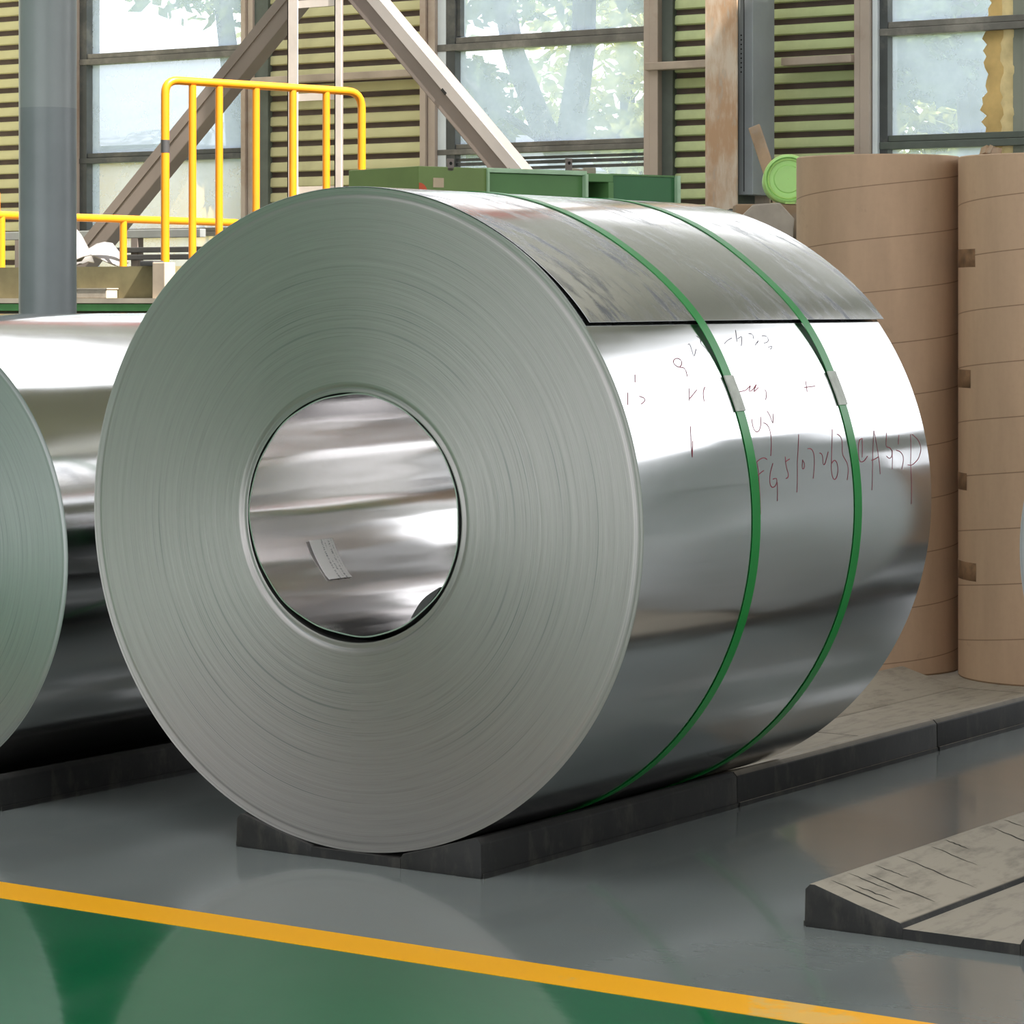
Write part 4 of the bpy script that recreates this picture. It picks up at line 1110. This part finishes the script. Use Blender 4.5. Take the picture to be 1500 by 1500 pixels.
# overhead crane girder: seen only as red reflections in the steel
cg = empty('crane_girder', (0, 10.85, 6.30)); tag(cg, 'red crane runway girder mirrored in the coil tops', 'crane')
MB().box(-13.8, -4.8, -0.12, 0.12, 0, 0.28).build('girder_box', 'red', cg)
MB().box(-13.8, -4.8, -0.05, 0.05, 0.28, 0.34).build('girder_rail', 'dark_steel', cg)
for x in (-13.0, -9.0, -5.1):
    MB().box(x - 0.08, x + 0.08, 0.12, 0.73, 0.02, 0.25).build('bracket', 'red', cg)

# ================================================================== OUTSIDE
def tree(x, y, limbs, crown, nleaf, label, mat, seed, leaf=0.13):
    root = empty('tree', (x, y, -0.1)); tag(root, label, 'tree', 'trees outside the windows')
    rg = random.Random(seed)
    for k, (pts, r0, r1) in enumerate(limbs):
        m = len(pts); MB().tube(pts, [r0 + (r1 - r0) * i / (m - 1) for i in range(m)], 10).build('trunk' if k == 0 else 'limb', 'bark', root, smooth='auto')
    b = MB()
    for k in range(nleaf):
        c, rad = crown[rg.randrange(len(crown))]
        while True:
            p = Vector((rg.uniform(-1, 1), rg.uniform(-1, 1), rg.uniform(-1, 1)))
            if 0.25 < p.length < 1: break
        p = Vector((c[0] + p.x * rad[0], c[1] + p.y * rad[1], c[2] + p.z * rad[2]))
        u = Vector((rg.uniform(-1, 1), rg.uniform(-1, 1), rg.uniform(-0.8, 0.3))).normalized()
        v_ = u.cross(Vector((rg.uniform(-1, 1), rg.uniform(-1, 1), rg.uniform(-1, 1)))).normalized()
        s = leaf * rg.uniform(0.6, 1.3)
        b.quad(p - u * s, p + v_ * s * 0.45, p + u * s, p - v_ * s * 0.45)
    cr = b.build('crown', mat, root); tag(cr, kind='stuff')
    return root
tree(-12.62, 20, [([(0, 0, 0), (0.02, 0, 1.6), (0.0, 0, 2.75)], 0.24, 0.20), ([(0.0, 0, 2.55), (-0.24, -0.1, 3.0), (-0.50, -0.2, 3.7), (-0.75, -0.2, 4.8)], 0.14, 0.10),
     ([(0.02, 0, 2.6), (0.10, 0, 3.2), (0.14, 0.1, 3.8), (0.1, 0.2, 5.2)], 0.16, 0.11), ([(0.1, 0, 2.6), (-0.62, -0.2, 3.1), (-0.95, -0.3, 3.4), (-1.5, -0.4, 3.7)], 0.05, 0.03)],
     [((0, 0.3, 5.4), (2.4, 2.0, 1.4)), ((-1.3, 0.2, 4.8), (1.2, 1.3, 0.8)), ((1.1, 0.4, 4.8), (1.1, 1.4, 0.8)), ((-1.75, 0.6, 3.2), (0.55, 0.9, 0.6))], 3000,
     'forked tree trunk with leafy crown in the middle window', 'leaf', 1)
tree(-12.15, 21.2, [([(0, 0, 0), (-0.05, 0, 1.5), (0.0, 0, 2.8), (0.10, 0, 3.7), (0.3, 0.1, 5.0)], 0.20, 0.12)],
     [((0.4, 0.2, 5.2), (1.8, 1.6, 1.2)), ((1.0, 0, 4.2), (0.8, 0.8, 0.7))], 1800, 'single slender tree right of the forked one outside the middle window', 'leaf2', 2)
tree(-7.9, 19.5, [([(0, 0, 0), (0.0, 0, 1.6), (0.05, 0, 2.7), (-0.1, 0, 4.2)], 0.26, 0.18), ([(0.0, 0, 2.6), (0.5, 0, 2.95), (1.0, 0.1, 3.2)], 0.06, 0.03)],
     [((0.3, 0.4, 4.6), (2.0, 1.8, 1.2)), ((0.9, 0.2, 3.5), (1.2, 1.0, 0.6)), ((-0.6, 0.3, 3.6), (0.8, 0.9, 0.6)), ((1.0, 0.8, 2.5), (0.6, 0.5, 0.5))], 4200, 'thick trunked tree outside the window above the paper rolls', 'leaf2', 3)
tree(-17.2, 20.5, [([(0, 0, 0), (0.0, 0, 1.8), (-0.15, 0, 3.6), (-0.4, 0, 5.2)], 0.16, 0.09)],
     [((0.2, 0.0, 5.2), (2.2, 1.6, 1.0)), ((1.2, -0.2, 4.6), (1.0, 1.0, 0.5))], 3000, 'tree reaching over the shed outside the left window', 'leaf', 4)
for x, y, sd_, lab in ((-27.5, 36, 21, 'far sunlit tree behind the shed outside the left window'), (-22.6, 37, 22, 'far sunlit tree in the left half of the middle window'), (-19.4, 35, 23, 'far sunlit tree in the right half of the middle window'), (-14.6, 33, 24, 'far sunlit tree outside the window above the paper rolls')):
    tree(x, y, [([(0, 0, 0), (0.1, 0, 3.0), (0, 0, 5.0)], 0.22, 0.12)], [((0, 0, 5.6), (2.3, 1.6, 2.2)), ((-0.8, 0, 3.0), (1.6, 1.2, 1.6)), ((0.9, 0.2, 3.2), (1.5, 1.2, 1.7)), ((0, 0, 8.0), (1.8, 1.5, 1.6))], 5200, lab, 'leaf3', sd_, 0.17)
def shrub(x, y, s, label, seed):
    root = empty('shrub', (x, y, -0.1)); tag(root, label, 'shrub', 'sunlit shrubs outside the windows')
    rg = random.Random(seed); b = MB()
    for k in range(1100):
        while True:
            p = Vector((rg.uniform(-1, 1), rg.uniform(-1, 1), rg.uniform(-1, 1)))
            if 0.5 < p.length < 1: break
        p = Vector((p.x * s[0], p.y * s[1], (p.z + 0.95) * s[2]))
        u = Vector((rg.uniform(-1, 1), rg.uniform(-1, 1), rg.uniform(-1, 1))).normalized(); v_ = u.orthogonal().normalized(); q = 0.16 * rg.uniform(0.6, 1.3)
        b.quad(p - u * q, p + v_ * q * 0.5, p + u * q, p - v_ * q * 0.5)
    tag(b.build('foliage', 'leaf', root), kind='stuff')
    MB().tube([(0, 0, 0), (0.02, 0, s[2])], 0.05, 8).build('stem', 'bark', root, smooth='auto')
shrub(-15.2, 27, (1.6, 1.3, 1.9), 'sunlit shrub left of the tree trunks in the middle window', 1)
shrub(-11.9, 29.6, (1.5, 1.3, 2.0), 'sunlit shrub between the tree trunks in the middle window', 2)
shrub(-9.2, 26, (1.5, 1.3, 1.7), 'sunlit shrub outside the window above the paper rolls', 3)
sh = empty('shed', (-23.5, 26, -0.1)); tag(sh, 'pale shed with blue grey roof outside the left window', 'building')
MB().box(-5.0, 4.2, -4.0, 4.0, 0, 3.15).build('shed_wall', 'shed_wall', sh)
b = MB(); b.v = [(-5.4, -4.6, 3.05), (4.6, -4.6, 3.05), (4.1, 0, 4.55), (-5.4, 0, 4.75), (-5.4, 4.6, 3.05), (4.6, 4.6, 3.05)]
b.f = [(0, 1, 2, 3), (3, 2, 5, 4), (1, 5, 2), (0, 3, 4), (0, 4, 5, 1)]; b.build('shed_roof', 'shed_roof', sh)
yk = empty('yellow_kiosk', (-18.55, 20.2, -0.1)); tag(yk, 'pale yellow kiosk outside the left window', 'building')
MB().box(-0.5, 1.4, -0.6, 0.6, 0, 2.75).build('kiosk_wall', 'shed_yellow', yk)
MB().box(-0.6, 1.5, -0.7, 0.7, 2.75, 2.85).build('kiosk_roof', 'shed_roof', yk)
